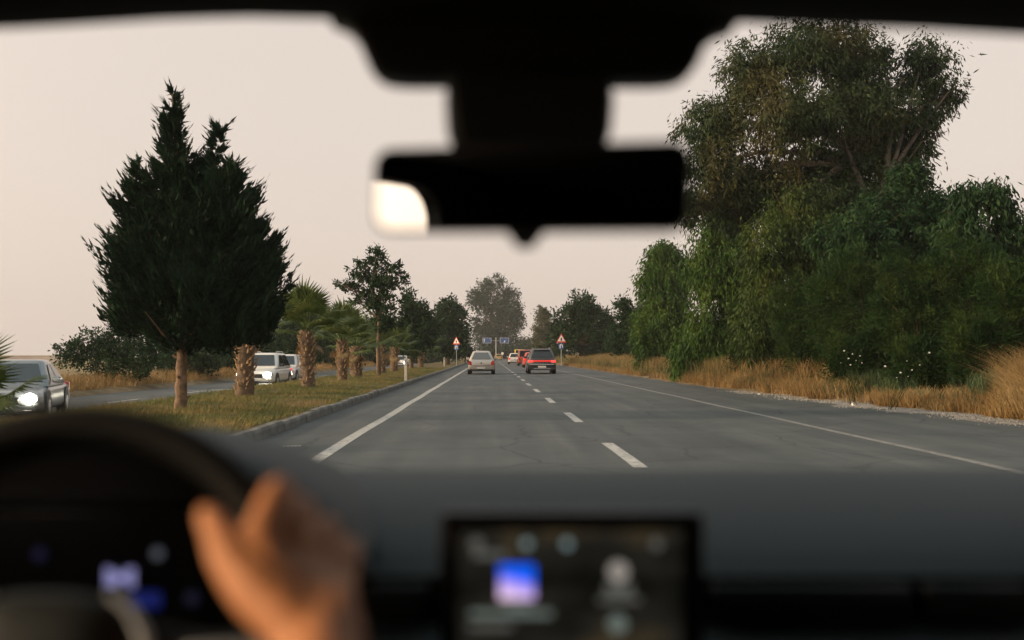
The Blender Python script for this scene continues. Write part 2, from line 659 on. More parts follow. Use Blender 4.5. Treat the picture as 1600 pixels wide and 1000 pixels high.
M_turf = leaf_mat('median grass', (0.055, 0.080, 0.016), (0.155, 0.145, 0.042), (0.29, 0.20, 0.075), 0.9, 9, 0.25, 0.7)
M_gold = leaf_mat('dry golden grass', (0.15, 0.092, 0.034), (0.28, 0.178, 0.068), (0.40, 0.285, 0.135), 0.7, 8, 0.3, 0.65)
M_goldgreen = leaf_mat('half dry grass', (0.05, 0.065, 0.02), (0.15, 0.125, 0.045), (0.28, 0.20, 0.08), 0.6, 8, 0.3, 0.65)
M_weed = leaf_mat('green weeds', (0.025, 0.05, 0.018), (0.05, 0.08, 0.03), (0.09, 0.12, 0.05), 0.9, 8, 0.25)


def med_pos(n):
    y = 11 + 70 * rng.random(n) ** 1.9
    x = rng.uniform(-8.0, -3.5, n)
    z = np.array([median_z(a, b) for a, b in zip(x, y)]) - 0.01
    return np.stack([x, y, z], 1)


p = med_pos(60000)
blades('grass', M_turf, p, rng.uniform(0.03, 0.10, len(p)), 0.014, 0.5)
p = clumpy(9000, med_pos, 0.6)
blades('grass', M_turf, p, rng.uniform(0.07, 0.17, len(p)), 0.014, 0.45)


def verge_pos(d0, d1, y0, y1, pw=1.6):
    def fn(n):
        y = y0 + (y1 - y0) * rng.random(n) ** pw
        dx = rng.uniform(d0, d1, n)
        e = np.array([asphalt_edge(b) + bend(b) for b in y])
        z = np.array([bank_z(a, b) for a, b in zip(dx, y)]) - 0.02
        return np.stack([e + dx, y, z], 1)
    return fn


p = clumpy(30000, verge_pos(0.35, 1.9, 12, 130), -0.5)
tall_grass('dry_grass', M_gold, p, rng.uniform(0.12, 0.42, len(p)), 0.014, 0.3, (-.05, 0.05))
p = clumpy(26000, verge_pos(1.2, 4.0, 30, 150, 1.3), -0.9)
tall_grass('dry_grass', M_gold, p, rng.uniform(0.3, 1.15, len(p)), 0.02, 0.25, (0.0, 0.0))
p = clumpy(26000, verge_pos(0.8, 5.0, 40, 160, 1.2), -0.2)
tall_grass('dry_grass', M_goldgreen, p, rng.uniform(0.3, 1.1, len(p)), 0.022, 0.2, (0.0, 0.0))
# the tall golden clump at the very right
p = verge_pos(0.3, 2.4, 17.4, 21.8, 1)(11000)
tall_grass('dry_grass', M_gold, p, rng.uniform(0.25, 1.3, len(p)) * np.clip((p[:, 0] - p[:, 1] * .5 + .15) / .9, .25, 1.05), 0.012, 0.5, (-.1, 0.1))
for y0, y1, hh in ((22.5, 24.6, .40), (27.0, 33.5, .55), (36, 44, .6)):
    p = clumpy(4500, verge_pos(0.35, 2.0, y0, y1, 1), -.4)
    tall_grass('dry_grass', M_gold, p, rng.uniform(0.2, 1.05, len(p)) * hh, 0.013, 0.42, (-.05, 0.05))
# green weeds at the foot of the shrubs
p = clumpy(5000, verge_pos(0.5, 2.2, 17, 60, 1.3), 1.0)
tall_grass('weeds', M_weed, p, rng.uniform(0.15, 0.55, len(p)), 0.022, 0.4, (0, 0))
p = clumpy(9000, verge_pos(1.4, 3.2, 17, 40, 1), 0.3)
tall_grass('weeds', M_weed, p, rng.uniform(0.25, 0.75, len(p)), 0.022, 0.25, (0, 0))


def far_pos(n):
    y = 22 + 150 * rng.random(n) ** 1.8
    x = -15.6 - 3.4 * rng.random(n) ** 1.2
    return np.stack([x, y, np.full(n, -0.15)], 1)


p = clumpy(26000, far_pos, -1.2)
tall_grass('dry_grass', M_gold, p, rng.uniform(0.25, 0.75, len(p)) * np.clip((-15.3 - p[:, 0]) / 1.2, .4, 1.0), 0.024, 0.3)

# loose gravel along the shoulder
gp = []
tet = np.array([[1, 1, 1], [1, -1, -1], [-1, 1, -1], [-1, -1, 1]]) * 0.6
n = 4200
yy = 12 + 22 * rng.random(n) ** 1.2
ex = np.array([asphalt_edge(b) for b in yy]) + rng.normal(-0.05, 0.33, n)
c = np.stack([ex, yy, np.full(n, 0.004)], 1)
s = rng.uniform(0.006, 0.024, n)
rot = rng.normal(0, 1, (n, 3, 3))
q, _ = np.linalg.qr(rot)
v = c[:, None, :] + np.einsum('ij,njk->nik', tet, q) * s[:, None, None]
f = (np.arange(n)[:, None, None] * 4 + np.array([[0, 1, 2], [0, 3, 1], [0, 2, 3], [1, 3, 2]])[None]).reshape(-1, 3)
tag(np_obj('gravel', v.reshape(-1, 3), f, principled('pale gravel stone', (0.30, 0.285, 0.26), 0.9, var=0.4, scale=3)), kind='stuff')
strip('gravel_shoulder', lambda y: [(asphalt_edge(y) - 0.55 + 0.25 * math.sin(y * 2.3), 0.004), (asphalt_edge(y) - 0.02, 0.006), (asphalt_edge(y) + 0.35 + .12 * math.sin(y * 1.9), 0.012 + max(0, bank_z(0.36, y)))],
      M_gravel, dense(8, 26, 0.4, 1.0))


# ------------------------------------------------------------------ trees
def unit(n):
    a = rng.normal(0, 1, (n, 3))
    return a / np.linalg.norm(a, axis=1)[:, None]


def leaf_quads(c, d, L, W):
    """rhombic leaves at c pointing along d"""
    n = len(c)
    d = d / (np.linalg.norm(d, axis=1)[:, None] + 1e-9)
    s = np.cross(d, unit(n))
    s /= (np.linalg.norm(s, axis=1)[:, None] + 1e-9)
    L = (L * np.clip(rng.lognormal(0, .32, n), .4, 2.0))[:, None]
    W = (W * np.clip(rng.lognormal(0, .32, n), .4, 2.0))[:, None]
    v = np.stack([c, c + d * L * .45 + s * W * .5, c + d * L, c + d * L * .45 - s * W * .5], 1).reshape(-1, 3)
    return v


def quads_obj(name, vs, m, parent):
    v = np.concatenate(vs)
    return np_obj(name, v, np.arange(len(v)).reshape(-1, 4), m, parent)


def crown_leaves(blobs, n, L, W, clump_r=0.35, per=40, droop=0.3, out=0.6, shell=0.5, weep=0.0):
    """blobs: (x,y,z,rx,ry,rz) local; n leaves in clumps spread through the blobs"""
    b = np.array(blobs)
    wgt = (b[:, 3] * b[:, 4] * b[:, 5]) ** (2 / 3)
    nc = max(1, int(n / per))
    idx = rng.choice(len(b), nc, p=wgt / wgt.sum())
    u = unit(nc)
    r = shell + (1 - shell) * rng.random(nc) ** 0.7
    r *= rng.uniform(.74, 1.18, nc)
    cc = b[idx, :3] + u * r[:, None] * b[idx, 3:6]
    k = np.maximum(4, rng.poisson(per, nc))
    ci = np.repeat(np.arange(nc), k)
    off = rng.normal(0, 1, (len(ci), 3)) * clump_r * rng.uniform(.5, 1.15, nc)[ci][:, None] * np.array([0.75, 0.75, 0.65])
    if weep > 0:
        ln = rng.uniform(.3, 1.0, nc) * weep
        q = rng.random(len(ci))
        off = off * (1 - .55 * q)[:, None]
        off[:, 2] -= q * ln[ci]
        sway = rng.normal(0, .12, (nc, 2)) * weep
        off[:, :2] += sway[ci] * q[:, None]
        droop = droop + .8 * weep
    c = cc[ci] + off
    d = unit(len(c)) + out * (u[ci] + off / (clump_r + 1e-6) * .5) + np.array([0, 0, -droop])
    return leaf_quads(c, d, L, W)


M_bark = principled('brown bark', (0.13, 0.085, 0.05), 0.9, var=0.4, scale=6, bump=0.7, bscale=25)
M_bark_pale = principled('pale smooth bark', (0.23, 0.19, 0.15), 0.85, var=0.4, scale=3, bump=0.4, bscale=14)
M_bark_red = principled('reddish cypress bark', (0.155, 0.098, 0.058), 0.9, var=0.55, scale=9, bump=1.0, bscale=30)  # reddish base tone with random mottling, conifer trunk only

LM = {
    'conifer': leaf_mat('dark cypress needles', (0.006, 0.018, 0.009), (0.010, 0.028, 0.013), (0.018, 0.042, 0.018), 1.3, 9, 0.08, 0.7, 0.1),
    'euc': leaf_mat('olive eucalyptus leaves', (0.014, 0.034, 0.013), (0.032, 0.052, 0.017), (0.080, 0.070, 0.024), 0.36, 5, 0.2, 0.55, 0.2),
    'light': leaf_mat('fresh green willow leaves', (0.018, 0.052, 0.008), (0.042, 0.092, 0.012), (0.080, 0.130, 0.018), 0.55, 6, 0.28, 0.6, 0.2),
    'olive': leaf_mat('olive green leaves', (0.018, 0.042, 0.008), (0.042, 0.072, 0.012), (0.080, 0.098, 0.020), 0.55, 6, 0.25, 0.6, 0.2),
    'dark': leaf_mat('dark green leaves', (0.008, 0.028, 0.010), (0.016, 0.044, 0.014), (0.032, 0.068, 0.020), 0.7, 6, 0.2, 0.6, 0.15),
    'shrub': leaf_mat('feathery shrub sprays', (0.008, 0.025, 0.006), (0.019, 0.042, 0.009), (0.046, 0.072, 0.014), 1.1, 7, 0.22, 0.7, 0.1),
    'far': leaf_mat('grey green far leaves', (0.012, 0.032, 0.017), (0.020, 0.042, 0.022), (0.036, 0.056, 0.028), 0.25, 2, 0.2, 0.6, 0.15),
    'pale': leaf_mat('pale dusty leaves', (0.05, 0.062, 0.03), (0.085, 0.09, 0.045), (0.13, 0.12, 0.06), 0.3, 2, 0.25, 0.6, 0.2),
}


def px_blobs(Y, base, spec, depth=1.0):
    """(u, v, ru, rv[, dy]) in pixels of the photograph at distance Y -> local ellipsoids"""
    k = Y / FPX
    out = []
    for s in spec:
        u, v, ru, rv = s[:4]
        dy = s[4] if len(s) > 4 else random.uniform(-.5, .5) * ru * k * depth
        p = S(u, v, Y)
        out.append((p.x - base[0], dy, p.z - base[2], ru * k, 0.5 * (ru + rv) * k * depth, rv * k))
    return out


def limbs(mb, root, blobs, r0, n=None, sub=True):
    """limbs from root to blob centres, with twigs"""
    for b in blobs if n is None else blobs[:n]:
        p0, p1 = Vector(root), Vector(b[:3])
        if (p1 - p0).length < 0.2:
            continue
        m1 = p0.lerp(p1, .35) + Vector((random.uniform(-.1, .1), random.uniform(-.1, .1), .08)) * (p1 - p0).length
        m2 = p0.lerp(p1, .7) + Vector((random.uniform(-.08, .08), random.uniform(-.08, .08), .06)) * (p1 - p0).length
        mb.tube([p0, m1, m2, p1], [r0, r0 * .7, r0 * .45, r0 * .15], 7)
        if sub:
            for q in range(4):
                e = p1 + Vector((random.uniform(-1, 1) * b[3], random.uniform(-1, 1) * b[4], random.uniform(-.3, .9) * b[5])) * .8
                mb.tube([m2, m2.lerp(e, .5) + Vector((0, 0, .05)), e], [r0 * .35, r0 * .2, r0 * .05], 5)


def tree(name, label, cat, u_base, Y, spec, mat, n, L, W, base_z=0.0, clump=0.35, per=40, droop=0.3, out=0.6, shell=0.45, group=None,
         trunk_r=0.16, bark=None, depth=1.0, fork=0.45, twigs=True, weep=0.0):
    x = (u_base - VU) * Y / FPX
    base = (x, Y, base_z)
    t = thing(name, base, label, cat, group)
    bl = px_blobs(Y, base, spec, depth)
    quads_obj('crown', [crown_leaves(bl, n, L, W, clump, per, droop, out, shell, weep)], LM[mat], t)
    zt = max(b[2] for b in bl)
    zl = min(b[2] - b[5] for b in bl)
    fk = max(0.25, zl + (zt - zl) * (fork - .25))
    mb = MB()
    mb.tube([(0, 0, -.1), (random.uniform(-.05, .05), 0, fk * .5), (0.02, 0, fk)], [trunk_r * 1.25, trunk_r, trunk_r * .85], 10)
    limbs(mb, (0.02, 0, fk - .03), bl, trunk_r * .55, None, twigs)
    mb.build('trunk', bark or M_bark, t, True)
    return t


# --- the big conifer on the median
def conifer():
    Y = 18.5
    k = Y / FPX
    bx = (283 - VU) * k
    base = (bx, Y, 0.17)
    t = thing('conifer_tree', base, 'big dark conifer with a spiky double top on the median', 'tree')
    vs = []
    prof = [(545, 20), (535, 92), (500, 132), (460, 136), (420, 134), (380, 122), (340, 106), (300, 84), (270, 62), (245, 40), (215, 27), (180, 17), (150, 9), (118, 1)]

    def leader(u0, prof, nb, dy=0.0, lean=0.0, spread_k=1.0):
        vv = np.array([p_[0] for p_ in prof][::-1], float)
        rr = np.array([p_[1] for p_ in prof][::-1], float)
        fine_v = np.linspace(vv[0], vv[-1], 200)
        cs = np.cumsum(np.interp(fine_v, vv, rr) + 7)
        cs /= cs[-1]
        top, bot = vv[0], vv[-1]
        for q in range(nb):
            v0 = float(np.interp(rng.random(), cs, fine_v))
            az = rng.uniform(0, 2 * PI)
            lump = 1 + .22 * math.sin(3 * az + v0 * .045) + .17 * math.sin(5 * az - v0 * .08)
            ln = float(np.interp(v0, vv, rr)) * k * rng.choice([rng.uniform(.45, .85), rng.uniform(.8, 1.0), rng.uniform(.95, 1.18)]) * lump * .86
            ln = max(ln, .05)
            ux = u0 + lean * (bot - v0) / (bot - top)
            root = np.array([(ux - VU) * k - bx, dy, EYE - (v0 - VV) * k - base[2]])
            m = int(26 + 70 * min(1.6, ln))
            s_ = rng.random(m) ** 0.75
            dz = rng.uniform(-.05, .35)
            ca, sa = math.cos(az), math.sin(az)
            curve = np.stack([ca * s_, sa * s_, (dz - .30) * s_ + .55 * s_ ** 2.2], 1) * ln
            wid = spread_k * (0.02 + 0.15 * min(1, ln) * np.sin(np.clip(s_ * 1.02 + .25, 0, 1.25) * PI / 1.27))[:, None]
            c = root + curve + rng.normal(0, 1, (m, 3)) * wid * np.array([.6, .6, .8])
            d = np.stack([ca * np.ones(m), sa * np.ones(m), .15 + s_ * 1.3], 1) + rng.normal(0, .38, (m, 3))
            vs.append(leaf_quads(c, d, 0.15, 0.04))
            # whippy tip
            tip = root + np.array([ca, sa, dz - .30 + .55]) * ln
            mt = 7
            st_ = np.linspace(0, .20, mt)[:, None]
            dt = np.array([ca * .6, sa * .6, .75])
            vs.append(leaf_quads(tip + dt * st_ + rng.normal(0, .010, (mt, 3)), np.tile(dt, (mt, 1)) + rng.normal(0, .15, (mt, 3)), 0.12, 0.022))
    leader(286, [(552, 16), (535, 66), (500, 100), (460, 108), (420, 106), (380, 92), (340, 74), (300, 54), (270, 38), (245, 26), (215, 19), (185, 13), (162, 6), (136, 1)], 600, lean=-16)
    leader(360, [(545, 50), (500, 74), (430, 76), (390, 66), (350, 54), (315, 40), (285, 25), (258, 3)], 330, dy=-.2)
    leader(228, [(510, 34), (480, 48), (420, 46), (370, 36), (320, 32), (285, 17), (258, 2)], 180, dy=-.3)
    leader(318, [(330, 30), (290, 24), (250, 15), (225, 9), (198, 1)], 60, dy=.1, lean=26)
    leader(405, [(540, 30), (480, 36), (430, 30), (390, 20), (362, 3)], 120, dy=.1, lean=8)
    leader(196, [(530, 26), (480, 28), (430, 28), (390, 20), (360, 4)], 110, dy=.1)
    quads_obj('crown', vs, LM['conifer'], t)
    mb = MB()
    mb.tube([(0, 0, -.15), (-.012, 0, .12), (.006, .01, .3), (-.006, 0, .45), (.014, 0, .62), (.0, 0, .8), (.02, 0, 1.0), (.01, 0, 1.3), (0, 0, 2.6), (-.1, 0, 4.6), (-.17, 0, 6.0)], [.16, .122, .106, .114, .098, .104, .094, .095, .08, .04, .01], 14)
    for a in range(14):
        z = random.uniform(1.1, 4)
        an = random.uniform(0, 2 * PI)
        l = random.uniform(.7, 1.3)
        mb.tube([(0, 0, z), (l * .5 * math.cos(an), l * .5 * math.sin(an), z + .15), (l * math.cos(an), l * math.sin(an), z + .55)], [.035, .022, .006], 6)
    for a in range(5):                                    # pruned branch stubs
        z = .25 + a * .19
        an = a * 2.3
        mb.tube([(.08 * math.cos(an), .08 * math.sin(an), z), (.17 * math.cos(an), .17 * math.sin(an), z + .04)], [.028, .02], 6)
    mb.build('trunk', M_bark_red, t, True)


conifer()

# --- fan palms on the median
M_frond = leaf_mat('fan palm frond', (0.036, 0.070, 0.014), (0.072, 0.112, 0.024), (0.135, 0.155, 0.044), 1.5, 6, 0.28, 0.5, 0.3)
M_dead = principled('dry palm leaf base', (0.34, 0.22, 0.115), 0.85, var=0.4, scale=9)
M_palmtrunk = principled('fibrous palm trunk', (0.12, 0.08, 0.05), 0.95, var=0.4, scale=10, bump=1.0, bscale=30)
M_deadfrond = leaf_mat('dried palm frond', (0.12, 0.085, 0.045), (0.20, 0.14, 0.07), (0.27, 0.19, 0.10), 1.5, 6, 0.2, 0.7)


def frond_mesh(seed, m):
    r = random.Random(seed)
    mb = MB()
    pl = 0.75
    mb.tube([(0, 0, 0), (pl * .5, 0, .03), (pl, 0, 0)], [.02, .014, .010], 5)
    ns = 22
    for i in range(ns):
        a = R(-105 + 210 * i / (ns - 1))
        ln = 0.72 * (1 - .30 * abs(i / (ns - 1) - .5) * 2) * r.uniform(.88, 1.08)
        dx, dy = math.cos(a), math.sin(a)
        w = 0.034
        nx, ny = -dy, dx
        droop = -.10 - .12 * r.random()
        pts = []
        p0 = Vector((pl, 0, 0))
        p1 = p0 + Vector((dx, dy, .03 + .06 * math.cos(a))) * ln * .55
        p2 = p0 + Vector((dx * ln, dy * ln, droop * ln))
        s = Vector((nx, ny, 0)) * w
        up = Vector((0, 0, .014))
        mb.add([p0, p1 - s, p1 + up, p1 + s, p2], [(0, 1, 2), (0, 2, 3), (1, 4, 2), (2, 4, 3)])
    return mb.mesh('frond', m)


FRONDS = [frond_mesh(s, M_frond) for s in range(4)]
DEADS = [frond_mesh(s + 9, M_deadfrond) for s in range(2)]


def palm(label, x, Y, trunk_h, trunk_r, fr, nf, z0=0.2, seed=0, dead=3, lift=0.0):
    r = random.Random(seed)
    t = thing('fan_palm', (x, Y, z0), label, 'palm tree', 'fan palms along the median')
    t.rotation_euler = (r.uniform(-.06, .06), r.uniform(-.07, .07), r.uniform(0, 6))
    mb = MB()
    rings, rad = [], []
    for i in range(9):
        q = i / 8
        rings.append((.04 * math.sin(q * 3 + seed) * trunk_h * .3, .02 * math.cos(q * 4 + seed), -.06 + q * (trunk_h + .06)))
        rad.append(trunk_r * (1.12 - .28 * min(1, q * 3) + .22 * q) * r.uniform(.90, 1.10))
    mb.tube(rings, rad, 12)
    mb.build('trunk', M_palmtrunk, t, True)
    mb = MB()
    nb = int(trunk_h / .085) * 7
    for i in range(nb):                                     # cut leaf bases in spirals
        q = (i + .5) / nb
        if q < .08:
            continue
        an = i * 2.39996
        rr = trunk_r * (.90 + .22 * q)
        z = q * trunk_h
        ln = r.uniform(.07, .25)
        wd = r.uniform(.022, .05)
        if r.random() < .25:
            continue
        an += r.uniform(-.2, .2)
        ca, sa = math.cos(an), math.sin(an)
        tx, ty = -sa, ca
        b0 = Vector((ca * rr * .9, sa * rr * .9, z - .05))
        up = Vector((ca * .80, sa * .80, .8)).normalized()
        o = Vector((ca, sa, -.4)) * .02
        s = Vector((tx, ty, 0))
        tip = b0 + up * ln + s * r.uniform(-.03, .03)
        mb.add([b0 - s * wd, b0 + s * wd, b0 + up * ln * .75 + s * wd * .7, tip, b0 + up * ln * .75 - s * wd * .7, b0 + o * 2 + up * ln * .3],
               [(0, 1, 5), (1, 2, 5), (2, 3, 5), (3, 4, 5), (4, 0, 5)])
    tag(mb.build('leaf_bases', M_dead, t), kind='stuff')
    for i in range(nf + dead):
        isd = i >= nf
        q = i / max(1, nf - 1)
        o = bpy.data.objects.new('frond', (DEADS if isd else FRONDS)[i % (2 if isd else 4)])
        if isd:
            o.name = 'dry_frond'
        col.objects.link(o)
        o.parent = t
        an = i * 2.39996 + seed
        el = R(88 - 96 * min(1, q) ** 1.15 + lift + r.uniform(-8, 8)) if not isd else R(-48 - 18 * r.random())
        o.location = (trunk_r * .35 * math.cos(an), trunk_r * .35 * math.sin(an), trunk_h + .05 - .22 * min(q, 1.1))
        o.rotation_euler = (r.uniform(-.25, .25), -el, an)
        sc = fr * r.uniform(.88, 1.1) / 1.12 * (.5 if isd else 1)
        o.scale = (sc, sc, sc)
    return t


palm('fan palm at the far left edge behind the steering wheel', -6.38, 12.0, .42, .17, .86, 16, .15, 1, 0, 10)
palm('stout fan palm trunk just right of the conifer trunk, top hidden in its crown', -6.3, 25.5, 1.72, .22, 1.0, 18, .2, 2, 1, 22)
palm('tall fan palm between the white cars and the road, upright fronds', -5.65, 31.0, 1.80, .20, 1.25, 24, .2, 3, 2, 12)
palm('second slimmer fan palm behind the tall one', -5.9, 39.8, 1.65, .19, 1.25, 22, .2, 4, 2, 10)
palm('shorter stout fan palm just behind the second slimmer one', -6.15, 46.0, 1.45, .23, 1.25, 20, .2, 5, 6, 6)
palm('fan palm with pale trunk right of the leafy median tree', -5.95, 55.0, 1.65, .22, 1.4, 22, .2, 6, 2, 10)
palm('small fan palm left of the marker post', -5.9, 61.5, 1.5, .23, 1.4, 20, .2, 7, 2, 8)
palm('last low fan palm before the dark median trees', -5.75, 83.0, 1.4, .24, 1.6, 20, .2, 8, 1, 6)

# --- other trees of the median and far left
tree('leafy_tree', 'sparse leafy young tree with bare twigs rising above the palms', 'tree', 592, 50,
     [(585, 408, 22, 20), (612, 425, 20, 18), (560, 425, 18, 18), (590, 398, 10, 14), (592, 440, 30, 20), (628, 440, 13, 12), (545, 447, 20, 9), (575, 462, 34, 22), (600, 478, 36, 26), (525, 442, 9, 6), (600, 505, 32, 20)],
     'dark', 7000, .17, .08, .2, .13, 24, .1, .5, .15, None, .10)
tree('leafy_tree', 'narrow dark pointed tree behind the low palms on the median', 'tree', 643, 76,
     [(640, 472, 9, 18), (641, 500, 20, 22), (655, 490, 16, 18), (645, 530, 30, 26), (632, 520, 18, 20), (668, 505, 16, 20)], 'dark', 9000, .26, .12, .2, .3, 34, .1, .5, .4, None, .14)
tree('leafy_tree', 'broad dark round tree beside the median warning sign', 'tree', 700, 112,
     [(700, 485, 20, 20), (685, 500, 22, 22), (715, 497, 16, 16), (700, 520, 34, 24), (680, 535, 24, 22), (720, 525, 13, 14), (712, 545, 24, 12)], 'dark', 12000, .36, .16, .2, .42, 40, .1, .5, .4, None, .2)
tree('bush', 'small grey green bush behind the median warning sign', 'bush', 727, 135, [(722, 548, 14, 12), (738, 556, 12, 8), (708, 552, 12, 12)], 'far', 3000, .3, .14, .1, .35, 30, .1, .5, .3, None, .06)

hedge_g = 'bushes beyond the opposite road'
specs = [
    ('round dark bush at the left end beyond the opposite road', 175, 46, [(150, 535, 38, 24), (195, 530, 50, 30), (120, 553, 30, 24), (175, 565, 60, 26), (225, 560, 46, 30)]),
    ('dark bush behind the conifer trunk', 290, 57, [(260, 545, 50, 34), (310, 545, 50, 34), (285, 570, 60, 20)]),
    ('dark bush behind the stout palm trunk', 375, 69, [(350, 535, 40, 38), (400, 540, 40, 36), (370, 565, 50, 18)]),
    ('dark tree behind the white cars', 450, 84, [(430, 522, 36, 34), (470, 522, 42, 38), (445, 556, 60, 20)]),
    ('dark bush behind the tall palm', 515, 106, [(500, 526, 38, 34), (545, 530, 36, 32), (520, 556, 48, 14)]),
    ('dark bush behind the shorter stout palm', 580, 140, [(570, 532, 36, 28), (610, 536, 32, 26), (590, 556, 44, 12)]),
    ('farthest dark bush beyond the opposite road', 650, 190, [(640, 545, 30, 16), (670, 548, 26, 14), (655, 558, 36, 8)]),
]
for lb, u, Y, sp in specs:
    tree('bush', lb, 'bush', u, Y, sp, 'dark', int(11000), .12 * Y / 40, .065 * Y / 40, -.1, .2 * Y / 40, 36, .1, .5, .4, hedge_g, .08)

# --- right side
EUC = tree('eucalyptus_tree', 'towering olive eucalyptus with forked bare limbs, above all other trees', 'tree', 1330, 40,
     [(1120, 185, 62, 48), (1180, 110, 62, 58), (1265, 75, 86, 52), (1345, 90, 60, 60), (1440, 100, 42, 50), (1470, 145, 34, 26), (1330, 165, 80, 60), (1225, 190, 90, 66),
      (1110, 255, 52, 50), (1190, 275, 80, 56), (1290, 270, 76, 56), (1425, 185, 44, 26), (1345, 235, 54, 42), (1075, 320, 30, 40), (1390, 165, 46, 44), (1490, 140, 20, 16), (1340, 305, 84, 52), (1405, 275, 52, 50), (1415, 225, 50, 40), (1250, 310, 84, 46), (1160, 310, 70, 46)],
     'euc', 125000, .21, .055, .4, .40, 48, .7, .45, .15, None, .30, M_bark_pale, 1.0, .62, False, weep=.5)
mb = MB()
for pts, r0 in (([(1372, 330), (1385, 270), (1392, 200), (1388, 120)], .16), ([(1380, 300), (1415, 235), (1450, 185), (1485, 140)], .12), ([(1390, 290), (1440, 222), (1480, 205)], .05),
                ([(1360, 320), (1330, 250), (1300, 170)], .14), ([(1368, 310), (1400, 245), (1425, 150), (1440, 100)], .11), ([(1440, 200), (1470, 212), (1482, 220)], .025)):
    mb.tube([S(u, v, 39.2) - Vector((S(1330, 0, 40).x, 40, .4)) for u, v in pts], [r0 * (1 - .75 * i / (len(pts) - 1)) for i in range(len(pts))], 8)
mb.build('limb', principled('grey brown limb bark', (0.085, 0.072, 0.058), .9, var=.4, scale=3), EUC, True)
tree('willow_tree', 'fresh green weeping tree nearest the mirror edge, under the eucalyptus', 'tree', 1135, 46,
     [(1140, 335, 48, 56), (1115, 410, 44, 66), (1155, 440, 44, 80), (1110, 520, 48, 60), (1080, 560, 30, 40), (1150, 540, 46, 50)], 'light', 46000, .22, .055, .35, .34, 44, .9, .35, .35, None, .15, weep=1.1)
tree('olive_green_tree', 'olive green bushy tree right of the fresh green weeping tree', 'tree', 1240, 38,
     [(1240, 330, 54, 44), (1195, 380, 44, 56), (1275, 375, 60, 60), (1225, 440, 62, 60), (1180, 500, 40, 60), (1300, 430, 56, 60)], 'olive', 42000, .18, .05, .3, .28, 44, .7, .4, .35, None, .15, weep=0.8)
tree('dark_green_tree', 'dark green tree in front of the eucalyptus limbs', 'tree', 1400, 34,
     [(1420, 272, 30, 30), (1455, 325, 36, 40), (1380, 330, 60, 36), (1330, 370, 66, 46), (1430, 390, 64, 46), (1370, 410, 70, 40), (1480, 370, 30, 40)], 'dark', 38000, .19, .06, .4, .28, 44, .6, .4, .3, None, .16, weep=0.5)
tree('drooping_tree', 'loose tree with drooping tufts against the sky at the right edge', 'tree', 1545, 29,
     [(1514, 298, 22, 26), (1552, 292, 24, 18), (1572, 335, 17, 44), (1500, 345, 34, 36), (1545, 385, 60, 38), (1597, 385, 18, 40), (1620, 360, 26, 60), (1520, 410, 46, 40)], 'dark', 22000, .17, .05, .4, .2, 38, .9, .35, .3, None, .12, weep=0.9)
tree('bushy_tree', 'tall narrow green tree at the left end of the near right trees', 'tree', 1035, 62,
     [(1027, 390, 20, 24), (1018, 440, 24, 40), (1040, 480, 34, 60), (1010, 520, 20, 50), (1065, 540, 36, 50), (1058, 430, 26, 50), (1030, 560, 30, 30), (1045, 395, 18, 20)], 'light', 42000, .26, .075, .4, .38, 44, .6, .4, .35, None, .15, weep=0.7)
shr_g = 'feathery dark shrubs along the right verge'
for lb, u, v, ru, rv, Y in [
    ('feathery shrub under the fresh green weeping tree', 1185, 548, 46, 48, 40),
    ('feathery shrub below the olive green tree', 1262, 520, 58, 66, 33),
    ('wide feathery shrub left of the white flowers', 1340, 488, 78, 88, 30),
    ('tall feathery shrub right of the white flowers', 1432, 500, 70, 72, 27.5),
    ('feathery shrub beneath the drooping tree', 1516, 478, 74, 94, 27),
    ('feathery shrub at the right edge behind the golden clump', 1605, 490, 66, 78, 24.5),
    ('low feathery shrub below the wide one, by the flowers', 1345, 568, 54, 36, 28.5),
    ('low dark shrub at the verge left of the golden clump', 1450, 572, 58, 36, 25.5),
    ('dark shrub just left of the golden clump', 1535, 556, 48, 46, 24)]:
    k = 24000
    tree('feathery_shrub', lb, 'shrub', u, Y, [(u, v, ru, rv), (u - ru * .5, v - rv * .35, ru * .5, rv * .5), (u + ru * .5, v - rv * .25, ru * .5, rv * .55), (u, v + rv * .5, ru * .9, rv * .5), (u + ru * .1, v - rv * .6, ru * .45, rv * .45)]
         + [(u + random.uniform(-.9, .9) * ru, v - rv * random.uniform(.55, 1.12), ru * random.uniform(.10, .22), rv * random.uniform(.18, .34)) for _ in range(7)],
         'shrub', k, .16, .022, .35, .18, 40, -.5, .7, .2, shr_g, .035, None, 1.0, .3, False)
tree('bush', 'low bush at the foot of the tall narrow green tree', 'bush', 1095, 50, [(1095, 572, 40, 18), (1070, 566, 26, 22)], 'olive', 7000, .16, .05, .35, .2, 36, .1, .5, .3, None, .05)

# beyond
tree('round_tree', 'big round dark tree behind the right warning sign', 'tree', 915, 112,
     [(905, 480, 22, 22), (890, 500, 30, 24), (930, 500, 34, 26), (915, 525, 50, 28), (880, 530, 22, 26), (950, 520, 20, 24), (905, 466, 9, 10), (940, 540, 40, 20)], 'dark', 16000, .36, .16, .4, .42, 42, .1, .5, .4, None, .25)
tree('round_tree', 'ragged dark tree between the big round tree and the narrow green tree', 'tree', 985, 84,
     [(985, 495, 22, 18), (975, 475, 12, 8), (1000, 510, 24, 26), (975, 530, 26, 26), (1000, 548, 26, 14)], 'dark', 11000, .28, .12, .4, .3, 36, .1, .5, .35, None, .16)
tree('pale_tree', 'pale thin dusty tree left of the big round tree', 'tree', 848, 185, [(848, 492, 9, 14), (846, 512, 12, 20), (856, 520, 10, 20), (846, 535, 18, 14)], 'pale', 7000, .5, .16, .4, .5, 36, .3, .5, .3, None, .2)
